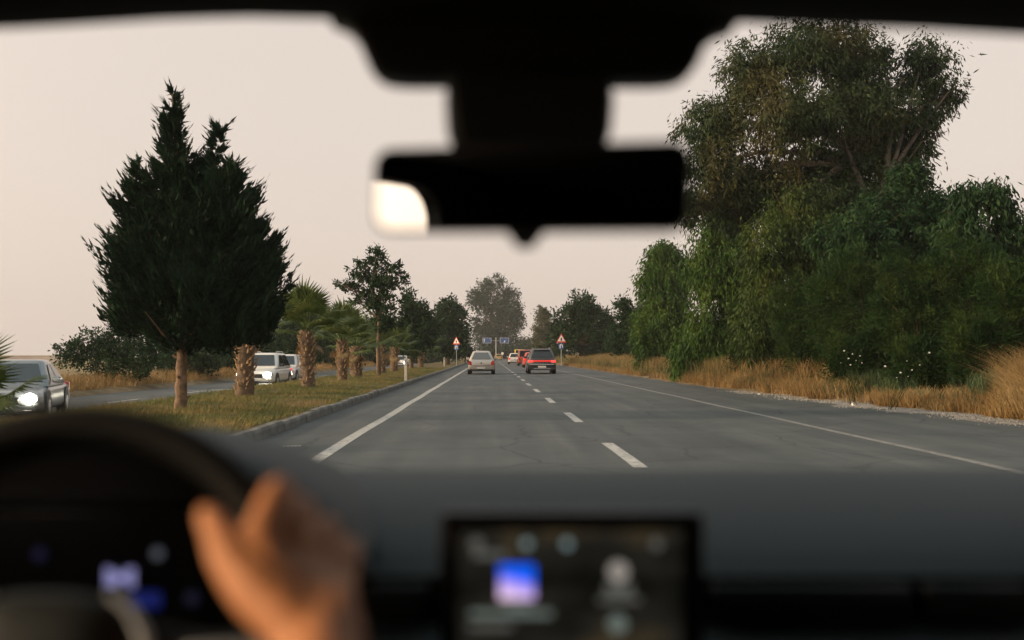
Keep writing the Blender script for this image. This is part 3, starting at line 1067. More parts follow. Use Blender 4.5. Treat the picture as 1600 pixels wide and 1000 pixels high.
tree('bush', 'yellow green bush behind the black car', 'bush', 845, 160, [(850, 547, 24, 8), (835, 550, 14, 6), (868, 548, 14, 8)], 'pale', 5000, .35, .14, .3, .4, 36, .1, .5, .3, None, .1)
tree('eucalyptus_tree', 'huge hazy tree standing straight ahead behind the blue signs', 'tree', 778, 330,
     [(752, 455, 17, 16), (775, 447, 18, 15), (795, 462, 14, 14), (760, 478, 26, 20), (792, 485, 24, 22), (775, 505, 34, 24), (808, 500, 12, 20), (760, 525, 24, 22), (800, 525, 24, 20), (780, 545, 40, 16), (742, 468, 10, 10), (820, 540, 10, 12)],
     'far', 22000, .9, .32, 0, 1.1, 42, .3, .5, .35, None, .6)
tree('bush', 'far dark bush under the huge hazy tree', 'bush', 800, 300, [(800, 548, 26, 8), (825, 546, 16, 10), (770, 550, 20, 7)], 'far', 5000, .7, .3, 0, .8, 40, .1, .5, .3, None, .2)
# woods closing the far right and left distance
wood = []
for i in range(70):
    yy = random.uniform(150, 420)
    xx = bend(yy) + random.uniform(13, 60)
    wood.append((xx, yy, random.uniform(1, 4), random.uniform(3, 5), random.uniform(3, 5), random.uniform(2.5, 5)))
for i in range(40):
    yy = random.uniform(180, 420)
    xx = random.uniform(-50, -19)
    wood.append((xx, yy, random.uniform(.6, 2), random.uniform(2.5, 4), random.uniform(3, 5), random.uniform(1.2, 2.6)))
thick = []
for i in range(46):
    yy = random.uniform(36, 75)
    thick.append((asphalt_edge(yy) + random.uniform(4.5, 34) + .12 * (yy - 36), yy, random.uniform(.8, 3.4), random.uniform(1.6, 2.6), random.uniform(1.6, 2.6), random.uniform(1.4, 2.2)))
tag(quads_obj('thicket', [crown_leaves(thick, 42000, .34, .14, .5, 40, .1, .5, .3)], LM['dark'], None), kind='stuff')
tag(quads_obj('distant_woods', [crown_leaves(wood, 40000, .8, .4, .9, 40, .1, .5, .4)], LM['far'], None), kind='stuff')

# white flowers in the shrubs
M_petal = principled('white petals', (0.75, 0.74, 0.66), 0.7)
for lb, pts, Y in [('weed with white flowers in front of the shrubs, left cluster', [(1318, 548), (1325, 560), (1331, 553), (1337, 563), (1313, 567), (1343, 556), (1328, 570), (1346, 567)], 22.5),
                   ('dry weed with small white flowers, right cluster', [(1382, 572), (1400, 590), (1416, 564), (1451, 551), (1406, 582), (1418, 588), (1436, 570), (1424, 578)], 20.5)]:
    b0 = S(pts[0][0] + 15, 600, Y)
    t = thing('flowering_weed', (b0.x, Y, .1), lb, 'plant', 'flowering weeds at the right verge')
    mb = MB()
    for u, v in pts:
        q = S(u, v, Y) - Vector(t.location)
        mb.tube([(random.uniform(-.1, .1), .05, 0), (q.x * .6, .02, q.z * .6), (q.x, 0, q.z)], [.005, .004, .002], 5)
    mb.build('stems', LM['shrub'], t)
    for u, v in pts:
        q = S(u, v, Y) - Vector(t.location)
        mb = MB()
        fs = random.uniform(.012, .028)
        for a in range(5):
            an = a * 2 * PI / 5
            c0 = Vector((q.x, -.01, q.z))
            p1 = c0 + Vector((fs * math.cos(an), -.02, fs * .7 * math.sin(an)))
            s = Vector((-math.sin(an), 0, math.cos(an))) * .4 * fs
            mb.add([c0, c0.lerp(p1, .6) + s, p1, c0.lerp(p1, .6) - s], [(0, 1, 2, 3)])
        mb.build('flower', M_petal, t)

# litter on the shoulder
M_litter = principled('white litter', (0.62, 0.58, 0.52), 0.6)


def litter(name, label, u, v, w, h, z=0.0):
    Y = (EYE - z) * FPX / (v - VV)
    x = (u - VU) * Y / FPX
    rr = random.Random(u)
    mb = MB()
    rings = []
    for i in range(6):
        q = i / 5
        s = (1 - q ** 2.2) ** .5 * .95 + .06
        rings.append([(x + w * .5 * s * math.cos(a) * rr.uniform(.35, 1.3), Y + w * .4 * s * math.sin(a) * rr.uniform(.7, 1.2), z + .006 + h * q + rr.uniform(-.2, .2) * h * (q > 0)) for a in [2 * PI * k / 9 for k in range(9)]])
    mb.loft(rings)
    return tag(mb.build(name, M_litter), label, 'litter')


litter('plastic_bag', 'crumpled white plastic bag lying before the dry grass', 1215, 614, .24, .09, .02)
litter('paper_scrap', 'small white scrap on the gravel edge, right of the bag', 1334, 634, .14, .07)
litter('paper_scrap', 'tiny pale scrap at the asphalt edge left of the bag', 1186, 617, .10, .04)

# ------------------------------------------------------------------ signs and posts
M_steel = principled('galvanised steel', (0.36, 0.37, 0.37), 0.5, 0.6)
M_signwhite = principled('sign white', (0.78, 0.74, 0.68), 0.5)
M_signred = principled('sign red', (0.55, 0.06, 0.03), 0.5)
M_signblue = principled('sign blue', (0.02, 0.085, 0.25), 0.45)
M_signblack = principled('sign black', (0.02, 0.02, 0.02), 0.5)


def warn_sign(label, u, Y, top_v, base_z, yaw=0.0):
    x = (u - VU) * Y / FPX
    t = thing('warning_sign', (x, Y, base_z), label, 'road sign', 'warning signs with a blue plate', yaw)
    zt = EYE - (top_v - VV) * Y / FPX - base_z
    MB().tube([(0, .04, -.2), (0, .04, zt - .15)], .03, 10).build('post', M_steel, t, True)
    w, h = .45, .78
    tri = lambda s, y: [(-w * s, y, zt - h * .5 - h * .5 * s + (1 - s) * .06 - .03), (w * s, y, zt - h * .5 - h * .5 * s + (1 - s) * .06 - .03), (0, y, zt - h * .5 + h * .5 * s - (1 - s) * .12)]
    p_ = MB().prism(tri(1, 0), (0, .02, 0)).build('warning_plate', M_signred, t, bevel=.02)
    MB().prism(tri(.72, -.006), (0, .004, 0)).build('white_field', M_signwhite, p_)
    zc = zt - h * .68
    MB().prism([(-.05, -.014, zc - .12), (.05, -.014, zc - .12), (.075, -.014, zc + .05), (0, -.014, zc + .2), (-.075, -.014, zc + .05)], (0, .004, 0)).build('symbol', M_signblack, p_)
    zb = zt - h - .1
    b = MB().box(-.24, .24, 0, .02, zb - .5, zb).build('blue_plate', M_signblue, t, bevel=.02)
    pts = [(-.10, -.012, zb - .42), (-.10, -.012, zb - .2)] + [(-.10 * math.cos(a), -.012, zb - .2 + .10 * math.sin(a)) for a in [PI * k / 8 for k in range(9)]] + [(.10, -.012, zb - .2), (.10, -.012, zb - .36)]
    MB().tube(pts, .034, 6).build('turn_arrow', M_signwhite, b)
    return t


warn_sign('triangular warning sign at the right verge before the big round tree', 877, 87, 521, .5)
warn_sign('turned triangular warning sign on the median under the broad dark tree', 713, 104, 526, .16, R(-28))

# mast with two blue boards
t = thing('direction_sign', (S(775, 555, 280).x, 280, 0), 'T shaped mast carrying two blue boards in the far road fork', 'road sign')
MB().tube([(0, 0, -.2), (0, 0, 6.2)], .13, 10).build('post', M_steel, t, True)
MB().tube([(-2.6, .1, 5.3), (2.5, .1, 5.3)], .07, 8).build('crossbar', M_steel, t, True)
for i, (x0, x1) in enumerate(((-3.8, -1.3), (1.1, 3.7))):
    b = MB().box(x0, x1, -.12, -.06, 4.55, 6.15).build('board', M_signblue, t, bevel=.03)
    xm = (x0 + x1) / 2
    mb = MB()
    for (a0, a1, b0, b1) in ((x0 + .06, x1 - .06, 6.03, 6.09), (x0 + .06, x1 - .06, 4.61, 4.67), (x0 + .06, x0 + .12, 4.67, 6.03), (x1 - .12, x1 - .06, 4.67, 6.03)):
        mb.box(a0, a1, -.130, -.121, b0, b1)
    mb.build('border', M_signwhite, b)
    mb = MB()
    if i == 0:
        mb.prism([(xm - .85, -.131, 5.0), (xm - .65, -.131, 5.0), (xm - .65, -.131, 5.55), (xm - .5, -.131, 5.55), (xm - .75, -.131, 5.85), (xm - 1.0, -.131, 5.55), (xm - .85, -.131, 5.55)], (0, .01, 0))
    else:
        mb.prism([(xm - .3, -.131, 4.85), (xm + .05, -.131, 4.85), (xm + .3, -.131, 5.4), (xm + .1, -.131, 5.45), (xm - .05, -.131, 5.2)], (0, .01, 0))
    mb.build('arrow', M_signwhite, b)

x = S(785, 552, 230).x
t = thing('round_sign', (x + .0, 230, 0), 'small pale round sign seen from afar left of the white hatchback', 'road sign')
MB().tube([(0, .05, 0), (0, .05, 1.5)], .04, 8).build('post', M_steel, t, True)
MB().disc((0, 0, 1.62), .32, 'y', 20, .02).build('disc', M_signwhite, t)

M_wpost = principled('white marker post', (0.55, 0.50, 0.42), 0.7, var=.2, scale=8)
M_refl = principled('marker reflector', (0.9, 0.88, 0.8), 0.12, 0.9)


def marker(label, u, v_base, Y, h, z0, w=.05):
    x = (u - VU) * Y / FPX
    t = thing('marker_post', (x, Y, z0), label, 'marker post', 'roadside marker posts')
    MB().prism([(-w, -w * .6, -.1), (w, -w * .6, -.1), (w, w * .6, -.1), (-w, w * .6, -.1)], (0, 0, h + .1)).build('post', M_wpost, t, bevel=.012)
    MB().box(-w * .7, w * .7, -w * .6 - .012, -w * .6 - .002, h - .22, h - .06).build('reflector', M_refl, t)
    return t


marker('marker post on the median grass near the kerb, right of the palms', 634, 600, 41, .95, .15, .055)
marker('thin pale marker post beyond the opposite road', 326, 590, 58, .75, -.1, .05)
marker('far marker post at the median kerb beneath the dark trees', 694, 566, 92, .9, .12, .05)

# low pale wall on the left horizon
t = thing('field_wall', (S(30, 555, 200).x, 200, -.1), 'long low pale wall on the flat left horizon', 'wall')
mb = MB()
MB().box(-26, 9, 0, .25, -.5, 1.15).build('wall_body', principled('pale rendered wall', (0.42, 0.36, 0.32), .9, var=.15, scale=.3), t)
MB().box(-26.1, 9.1, -.06, .31, 1.15, 1.32).build('coping', principled('coping', (0.55, 0.50, 0.45), .9), t)

# ------------------------------------------------------------------ vehicles
M_tyre = principled('tyre rubber', (0.018, 0.018, 0.018), .85)
M_rim = principled('alloy rim', (0.45, 0.45, 0.46), .35, .8)
M_cglass = principled('dark car glass', (0.02, 0.025, 0.028), .06, 0, .6)
M_rglass = principled('sky lit rear glass', (0.10, 0.11, 0.115), .10, 0, .7)  # paler copy of the glass, reflected sky put into its base colour
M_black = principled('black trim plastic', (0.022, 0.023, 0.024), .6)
M_chrome = principled('chrome strip', (0.6, 0.6, 0.6), .2, .9)
M_plate = principled('number plate white', (0.62, 0.60, 0.57), .5)
M_tail = principled('tail lamp red', (0.42, 0.02, 0.015), .2, emit=(1, .05, .03), estr=.02)
M_tail_lit = principled('lit tail lamp', (0.5, 0.02, 0.015), .25, emit=(1, .03, .02), estr=.45)
M_tail_br = principled('lit tail lamp core', (0.5, 0.03, 0.02), .25, emit=(1, .10, .08), estr=.7)
M_head = principled('lit headlamp', (0.9, 0.9, 0.9), .1, emit=(1, .90, .74), estr=220)
M_headoff = principled('headlamp glass', (0.5, 0.5, 0.52), .1, .3)


def paint(name, c, metal=.3, rough=.3):
    return principled(name, c, rough, metal, .5, coat=.6)


def se_ring(y, w, z0, z1, n=20, e=4.0, top_in=0.0):
    """super-elliptic section at station y"""
    out = []
    for k in range(n):
        a = 2 * PI * (k + .5) / n
        ca, sa = math.cos(a), math.sin(a)
        x = w * math.copysign(abs(ca) ** (2 / e), ca)
        q = math.copysign(abs(sa) ** (2 / e), sa)
        z = (z0 + z1) / 2 + (z1 - z0) / 2 * q
        x *= 1 - top_in * max(0, q)
        out.append((x, y, z))
    return out


def car(name, label, X, Y, body, L=4.4, W=1.75, H=1.45, rz=0.0, style='sedan', front=False, lit_tail=False, group='cars on the road', lower=None, z0=0.0, glass=None, lamp=True):
    """origin at ground centre, +y is the car's front"""
    t = thing(name, (X, Y, z0), label, 'car', group, rz)
    hw, hl = W / 2, L / 2
    suv = style in ('suv', 'hatch', 'van')
    gb = .26 if style == 'suv' else .2
    belt = H * (.60 if not style == 'van' else .52)
    rear_top = belt * (1.0 if suv else 1.03)
    hood = belt * .86
    st = [(-hl, hw * .86, gb + .14, rear_top * .80), (-hl + .05, hw * .95, gb + .05, rear_top * .92), (-hl + .16, hw * .99, gb, rear_top * .985), (-hl + .6, hw, gb, rear_top),
          (-hl + 1.4, hw, gb, belt), (0, hw, gb, belt), (hl - 1.45, hw, gb, belt), (hl - 1.2, hw, gb, belt * .97), (hl - .6, hw * .99, gb, hood), (hl - .22, hw * .95, gb, hood * .95), (hl - .05, hw * .86, gb + .05, hood * .85), (hl, hw * .78, gb + .12, hood * .72)]
    b = MB().loft([se_ring(y, w, a, c, 24, 5, .05) for y, w, a, c in st]).build('body', body, t, True, angle=50)
    # greenhouse: rings from belt to roof
    if style == 'sedan':
        ry0, ry1, fy1, fy0 = -hl + .55, -hl + 1.15, hl - 2.15, hl - 1.25
    elif style == 'van':
        ry0, ry1, fy1, fy0 = -hl + .06, -hl + .12, hl - 1.3, hl - .7
    else:
        ry0, ry1, fy1, fy0 = -hl + .16, -hl + .50, hl - 2.05, hl - 1.2
    wr = hw * {'sedan': .64, 'suv': .68, 'hatch': .68, 'van': .85}[style]
    lev = [(belt - .06, hw * .93, ry0 - .02, fy0 + .06), (belt + .02, hw * .92, ry0, fy0), None, (H - .09, wr + .02, ry1 - .05, fy1 + .05), (H - .045, wr - .015, ry1 + .01, fy1 - .01), (H - .015, wr - .08, ry1 + .10, fy1 - .12), (H, wr - .22, ry1 + .28, fy1 - .34)]

    lev[2] = tuple((a + c) / 2 for a, c in zip(lev[1], lev[3]))

    def rring(z, w, ya, yb, n=6):
        rc = .16
        out = []
        for cx, cy, a0 in ((w - rc, yb - rc, 0), (-w + rc, yb - rc, 90), (-w + rc, ya + rc, 180), (w - rc, ya + rc, 270)):
            for k in range(n):
                a = R(a0 + 90 * k / (n - 1))
                out.append((cx + rc * math.cos(a), cy + rc * math.sin(a), z))
        return out
    MB().loft([rring(z, w, ya, yb) for z, w, ya, yb in lev]).build('cabin', body, t, True, angle=50)
    (zb, wb, yb0, yf0), (zt_, wt2, yb1, yf1) = lev[1], lev[3]
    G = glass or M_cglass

    def pane(nm, q, off, m=G):
        off = Vector(off)
        MB().prism([Vector(p_) + off for p_ in q], off * .6).build(nm, m, t)
    e = .012
    z1, z2 = zb + .035, zt_ - .02
    lerp = lambda a, c, q: a + (c - a) * q
    wA, wB = lerp(wb, wt2, .05) - .17, lerp(wb, wt2, .95) - .16
    yr = lambda z: lerp(yb0, yb1, (z - zb) / (zt_ - zb))
    yf = lambda z: lerp(yf0, yf1, (z - zb) / (zt_ - zb))
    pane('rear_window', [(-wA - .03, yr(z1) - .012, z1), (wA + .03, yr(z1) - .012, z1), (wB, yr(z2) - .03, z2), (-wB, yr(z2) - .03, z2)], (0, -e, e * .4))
    pane('windscreen', [(-wA - .04, yf(z1) + .012, z1), (wA + .04, yf(z1) + .012, z1), (wB + .03, yf(z2) + .03, z2), (-wB - .03, yf(z2) + .03, z2)], (0, e, e * .6), M_cglass)
    xs = lambda z: lerp(wb, wt2, (z - zb) / (zt_ - zb))
    for s in (-1, 1):
        ym = (yr(z1) + yf(z1)) / 2
        for (a0, a1, c0, c1) in ((yr(z1) + .28, ym - .05, yr(z2) + .3, ym - .05), (ym + .05, yf(z1) - .3, ym + .05, yf(z2) - .28)):
            pane('side_window', [(s * (xs(z1) + .005), a0, z1), (s * (xs(z1) + .005), a1, z1), (s * (xs(z2) + .012), c1, z2), (s * (xs(z2) + .012), c0, z2)], (s * e, 0, 0), M_cglass)
        # wheels
        for yw in (-hl + .82, hl - .85):
            MB().disc((s * (hw - .02), yw, .36), .375, 'x', 24, .06).build('wheel_arch', M_black, t)  # black disc stands in for the uncut, shaded wheel well
            wh = MB().disc((s * (hw - .115), yw, .32), .32, 'x', 28, .21).build('wheel', M_tyre, t, bevel=.03)
            rim = MB()
            xr = s * (hw + .008)
            rim.disc((xr, yw, .32), .19, 'x', 20, .025)
            rim.build('rim', M_rim, wh)
        mb = MB().box(s * (hw * .95) if s > 0 else -hw * .95 - .19, hw * .95 + .19 if s > 0 else -hw * .95, yf(z1) - .42, yf(z1) - .28, belt + .02, belt + .17)
        mb.build('door_mirror', body if style != 'suv' else M_black, t, bevel=.03)
    zl = rear_top
    # rear lamps, plate, bumper
    if style == 'suv':
        bar = MB().box(-hw * .93, hw * .93, -hl - .02, -hl + .10, zl * .80, zl * .90).build('tail_lamp_bar', M_tail_lit, t, bevel=.02)
        for s in (-1, 1):
            MB().box(min(s * hw * .62, s * hw * .965), max(s * hw * .62, s * hw * .965), -hl - .028, -hl + .2, zl * .74, zl * .915).build('tail_lamp', M_tail_br, t, bevel=.03)
        MB().box(-hw * .86, hw * .86, -hl - .035, -hl + .06, zl * .60, zl * .66).build('bumper_strip', M_chrome, t, bevel=.01)
        MB().box(-hw * .93, hw * .93, -hl - .03, -hl + .15, gb + .0, zl * .42).build('lower_bumper', M_black, t, bevel=.03)
        MB().box(-hw * .6, hw * .6, -hl - .045, -hl + .0, gb + .07, gb + .11).build('skid_strip', M_chrome, t, bevel=.01)
        for s in (-1, 1):
            MB().tube([(s * (wr - .08), yb1 + .2, H + .0), (s * (wr - .08), yb1 + .3, H + .05), (s * (wr - .08), yf1 - .3, H + .05), (s * (wr - .08), yf1 - .2, H - .01)], .018, 6).build('roof_rail', M_chrome, t, True)
        MB().box(-wr + .1, wr - .1, yb1 - .16, yb1 + .1, H - .09, H - .045).build('spoiler', body, t, bevel=.02)
        pz = zl * .47
    else:
        for s in (-1, 1):
            a0, a1 = sorted((s * hw * .70, s * hw * .955))
            q = MB()
            if style == 'sedan':
                q.prism([(a0, -hl - .012, zl * .62), (a1, -hl - .012, zl * .66), (a1, -hl - .012, zl * .93), ((a0 + a1) / 2, -hl - .012, zl * .95), (a0, -hl - .012, zl * .80)] if s > 0 else
                        [(a0, -hl - .012, zl * .66), (a1, -hl - .012, zl * .62), (a1, -hl - .012, zl * .80), ((a0 + a1) / 2, -hl - .012, zl * .95), (a0, -hl - .012, zl * .93)], (0, .17, 0))
            else:
                q.box(a0, a1, -hl - .012, -hl + .18, zl * .68, zl * .98)
            q.build('tail_lamp', M_tail_lit if lit_tail else M_tail, t, bevel=.02)
        MB().box(-hw * .62, hw * .62, -hl - .012, -hl + .05, zl * .595, zl * .61).build('boot_line', M_black, t)
        MB().box(-hw * .9, hw * .9, -hl - .02, -hl + .12, gb + .02, zl * .36).build('lower_bumper', lower or M_black, t, bevel=.03)
        MB().disc((0, -hl - .02, zl * .78), .05, 'y', 14, .02).build('badge', M_chrome if style != 'sedan' else M_black, t)
        pz = zl * .44
    MB().box(-.26, .26, -hl - .045, -hl - .022, pz - .06, pz + .06).build('number_plate', M_plate, t, bevel=.006)
    MB().tube([(hw * .55, -hl + .15, gb + .0), (hw * .55, -hl - .03, gb - .01)], .03, 8).build('exhaust', M_steel, t, True)
    # nose
    for s in (-1, 1):
        a0, a1 = sorted((s * hw * .50, s * hw * .90))
        hlp = MB().box(a0, a1, hl - .22, hl - .02, hood * .66, hood * .86).build('headlight', M_headoff, t, bevel=.04)
        if lamp:
            MB().disc(((a0 + a1) / 2, hl + .0, hood * .76), .115, 'y', 20, .06).build('bulb', M_head if front else M_headoff, hlp)
    MB().box(-hw * .45, hw * .45, hl - .1, hl + .02, hood * .58, hood * .80).build('grille', M_black, t, bevel=.02)
    MB().box(-hw * .75, hw * .75, hl - .12, hl + .015, gb + .02, hood * .42).build('air_intake', M_black, t, bevel=.02)
    MB().box(-.26, .26, hl + .022, hl + .035, hood * .46, hood * .46 + .11).build('number_plate', M_plate, t, bevel=.006)
    return t


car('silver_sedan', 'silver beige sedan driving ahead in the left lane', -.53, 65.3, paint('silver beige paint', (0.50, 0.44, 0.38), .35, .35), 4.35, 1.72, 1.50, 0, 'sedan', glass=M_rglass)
car('black_suv', 'dark grey crossover with a full width red tail lamp bar in the right lane', 3.43, 67.3, paint('dark grey paint', (0.055, 0.055, 0.055), .5, .35), 4.6, 1.86, 1.64, 0, 'suv', lit_tail=True)
car('red_hatchback', 'bright red hatchback just ahead of the dark crossover', 4.15, 99.0, paint('red paint', (0.55, 0.045, 0.02), .1, .35), 4.1, 1.75, 1.50, 0, 'hatch', lit_tail=True)
car('red_van', 'tall orange red van in front of the red hatchback', 4.20, 118.0, paint('orange red paint', (0.48, 0.07, 0.03), .1, .4), 4.5, 1.8, 1.85, 0, 'van')
car('white_hatchback', 'white hatchback with red lamps farther ahead in the right lane', 3.40, 137.0, paint('white paint', (0.62, 0.58, 0.54), .1, .4), 4.0, 1.74, 1.50, 0, 'hatch', lit_tail=True, lower=M_black)
car('yellow_van', 'yellow van showing its roof above the white hatchback', 4.95, 165.0, paint('yellow paint', (0.62, 0.42, 0.06), .0, .5), 4.6, 1.9, 2.15, 0, 'van')
car('yellow_car', 'tiny yellow car far ahead beside the silver sedan', bend(232) + .15, 232.0, paint('ochre paint', (0.42, 0.27, 0.06), .0, .5), 4.0, 1.65, 1.5, 0, 'hatch')
opg = 'oncoming cars on the opposite road'
car('white_suv', 'white oncoming car with bright headlight behind the stout palm', -10.75, 47.6, paint('white gloss paint', (0.68, 0.65, 0.60), .05, .3), 4.5, 1.82, 1.66, PI, 'suv', True, group=opg, z0=-.325)
car('white_car', 'second white oncoming car half hidden behind the first one', -11.75, 57.5, paint('pearl white paint', (0.62, 0.58, 0.54), .05, .3), 4.4, 1.78, 1.60, PI, 'hatch', True, group=opg, z0=-.325)
car('grey_sedan', 'pale grey oncoming sedan with headlight on at the left edge', -11.55, 24.4, paint('pale blue grey paint', (0.20, 0.215, 0.22), .4, .3), 4.4, 1.8, 1.44, PI + R(15), 'sedan', True, group=opg, z0=-.325)

car('white_car', 'far oncoming car whose headlights shine beside the median marker post', -11.3, 128.0, paint('pearl white paint', (0.62, 0.58, 0.54), .05, .3), 4.4, 1.78, 1.50, PI, 'hatch', True, group=opg, z0=-.325)

# ------------------------------------------------------------------ the cabin of the own car
cabin = thing('car_interior', (0, 0, 0), 'dark cabin of the car, dashboard mirror and steering wheel, seen from inside', 'car interior')
M_dash = principled('soft grey dashboard', (0.016, 0.025, 0.027), .62, 0, .35, bump=.25, bscale=300)
M_trim = principled('dark cabin trim', (0.010, 0.011, 0.011), .65, 0, .25)
M_lin = principled('dark headliner', (0.022, 0.021, 0.017), .95)
M_leather = principled('black wheel leather', (0.005, 0.005, 0.0045), .6, 0, .15)
M_gloss = principled('gloss black panel', (0.004, 0.004, 0.004), .3, 0, .2)
M_silver = principled('satin silver trim', (0.30, 0.31, 0.31), .4, .8)
M_mount = principled('charcoal mirror mount', (0.035, 0.036, 0.035), .5, 0, .4)  # base grey lifted above the trim to stand for a faint sheen
M_mirror = principled('mirror glass', (0.82, 0.82, 0.82), .01, 1.0)

CX = 0.03                # car centre line
XL, XR = -0.80, 0.86

# windscreen pane
ws = [(XL, 1.02, 1.575), (XR, 1.02, 1.575), (XR, 1.52, 1.035), (XL, 1.52, 1.035)]
MB().add(ws, [(0, 1, 2, 3)]).build('windscreen', glass_clear(), cabin)

# headliner with the front header
def header_v(u):
    pts = [(-900, 62), (0, 46), (130, 39), (270, 30), (400, 27), (500, 30), (1110, 34), (1300, 42), (1450, 47), (1600, 56), (2400, 80)]
    for (a, va), (b, vb) in zip(pts, pts[1:]):
        if a <= u <= b:
            return va + (vb - va) * (u - a) / (b - a)


us = list(range(-380, 2010, 70))
rings = []
for d, dz in ((1.03, .02), (1.0, .0), (0.95, .004), (0.86, .02), (0.6, .03), (0, .035), (-1.6, .02)):
    rings.append([(S(u, 0, 1.0).x, d, S(u, header_v(u), 1.0).z + dz) for u in us])
top = [(x, y + (.02 if i == 0 else 0), 1.62) for i, r_ in enumerate(rings[:1]) for x, y, z in r_]
mb = MB().loft([top] + rings, False, False)
mb.build('headliner', M_lin, cabin, True, angle=60)
MB().box(XL - .02, XR + .02, -1.7, 1.04, 1.625, 1.66).build('roof', M_trim, cabin)

# sides with door windows
def side(s, xw):
    mb = MB()
    a, b = (xw - .04, xw) if s < 0 else (xw, xw + .04)
    mb.box(a, b, -1.7, 1.5, .35, WIN['z0'])                       # door
    mb.box(a, b, -1.7, 1.02, WIN['z1'], 1.63)                      # roof rail
    mb.box(a, b, -1.7, WIN['y0'], WIN['z0'], WIN['z1'])           # rear quarter
    mb.prism([(a, WIN['y1'], WIN['z0']), (a, 1.5, WIN['z0']), (a, 1.02, WIN['z1']), (a, WIN['y1'] - .12, WIN['z1'])], (b - a, 0, 0))  # front quarter kept solid, shaped to block sun from the dash
    rc = WIN['rc']
    pts = [(a, WIN['y0'], WIN['z1']), (a, WIN['y0'], WIN['z1'] - rc)]
    pts += [(a, WIN['y0'] + rc - rc * math.cos(q), WIN['z1'] - rc + rc * math.sin(q)) for q in [PI / 2 * k / 8 for k in range(1, 9)]]
    mb.prism(pts, (b - a, 0, 0))
    return mb


# the rear-view mirror: its glass is turned to the driver; the driver's window shows in its lower left corner
MY = 0.92
mc = S(820, 295, MY)
yaw_m, pit_m = R(17), R(1.2)
n_m = Vector((-math.sin(yaw_m) * math.cos(pit_m), -math.cos(yaw_m) * math.cos(pit_m), -math.sin(pit_m)))


def mirror_hit(u, v):
    d = Vector(((u - VU) / FPX, 1, -(v - VV) / FPX)).normalized()
    o = Vector((0, 0, EYE))
    t_ = (mc - o).dot(n_m) / d.dot(n_m)
    p_ = o + d * t_
    r_ = d - 2 * d.dot(n_m) * n_m
    q = (XL - p_.x) / r_.x
    return p_ + r_ * q


hc = mirror_hit(690, 330)
ht = mirror_hit(610, 281)
WIN = dict(z0=1.02, z1=ht.z, y0=hc.y, y1=.80, rc=.075)
print('WIN', WIN, hc, ht)
side(-1, XL).build('door_side', M_trim, cabin)
WIN_L = dict(WIN)
WIN = dict(z0=1.02, z1=1.40, y0=.35, y1=.80, rc=.1)  # passenger window made smaller to cut fill light from the right
side(1, XR).build('door_side', M_trim, cabin)
MB().box(XL, XR, -1.75, -1.7, .35, 1.63).build('rear_panel', M_trim, cabin)
MB().box(XL, XR, -1.7, 1.52, .32, .35).build('floor_panel', M_trim, cabin)
MB().box(XL, XR, 1.52, 1.56, .35, 1.03).build('front_panel', M_trim, cabin)

# dashboard: rounded top falling to a dark face
prof = [(1.53, 1.03), (1.47, 1.05), (1.41, 1.0575), (1.34, 1.0565), (1.27, 1.050), (1.20, 1.038), (1.14, 1.022), (1.09, 1.003), (1.06, .985), (1.065, .975), (1.09, .968), (1.09, .94), (1.05, .933), (1.01, .928), (.99, .91), (.995, .80), (1.05, .5), (1.10, .36)]
rings = [[(x, y_, z) for y_, z in prof] for x in (XL, -.5, -.2, CX, .3, .55, XR)]
MB().loft(rings, False, False).build('dashboard', M_dash, cabin, True, angle=55)
# air vents in the dark slot
for (x0, x1) in ((S(572, 0, 1.05).x, S(668, 0, 1.05).x), (S(1110, 0, 1.05).x, S(1420, 0, 1.05).x), (S(1440, 0, 1.05).x, S(1600, 0, 1.05).x)):
    vt = MB().box(x0, x1, 1.035, 1.088, .9445, .979).build('air_vent', M_gloss, cabin, bevel=.004)
    for k in range(3):
        MB().box(x0 + .006, x1 - .006, 1.029, 1.050, .951 + k * .009, .9532 + k * .009).build('slat', M_trim, vt)
# instrument hood
def hood_z(x):
    q = max(0, 1 - abs((x + .42) / .30) ** 2.2)
    return 1.000 + .140 * q ** .7


xs = [-.79 + i * (.79 - .125) / 30 for i in range(31)]
MB().loft([[(x, 1.40, hood_z(x) - .03) for x in xs], [(x, 1.25, hood_z(x) - .008) for x in xs], [(x, 1.12, hood_z(x)) for x in xs],
           [(x, 1.04, hood_z(x) - .001) for x in xs], [(x, 1.022, hood_z(x) - .010) for x in xs], [(x, 1.03, hood_z(x) - .020) for x in xs], [(x, 1.12, hood_z(x) - .022) for x in xs],
           [(x, 1.12, .80) for x in xs]], False, False).build('instrument_hood', M_dash, cabin, True, angle=50)
MB().loft([[(x, 1.108, hood_z(x) - .024) for x in xs], [(x, 1.108, .80) for x in xs]], False, False).build('cluster_panel', M_gloss, cabin)
clu = MB().box(-.66, -.17, 1.045, 1.098, .86, 1.06).build('instrument_cluster', M_gloss, cabin, bevel=.006)
E_blue = emit_mat('cluster blue light', (.04, .08, .7), .10)
E_lav = emit_mat('cluster white blue digits', (.52, .50, 1.0), .36)
E_dim = emit_mat('cluster dim light', (.25, .27, .33), .22)
dC = 1.04
mb = MB()
for (u0, v0, w, h) in ((164, 888, 8, 28), (174, 892, 7, 26), (182, 898, 14, 10), (194, 890, 6, 24), (202, 888, 7, 30)):
    a, b_ = S(u0, v0, dC), S(u0 + w, v0 + h, dC)
    mb.box(a.x, b_.x, dC, dC + .002, b_.z, a.z)
mb.build('display_digits', E_lav, clu)
a, b_ = S(205, 926, dC), S(250, 950, dC)
MB().box(a.x, b_.x, dC, dC + .002, b_.z, a.z).build('display_bar', E_blue, clu)
MB().disc(S(246, 865, dC), .0055, 'y', 14, .002).build('tell_tale', E_dim, clu)
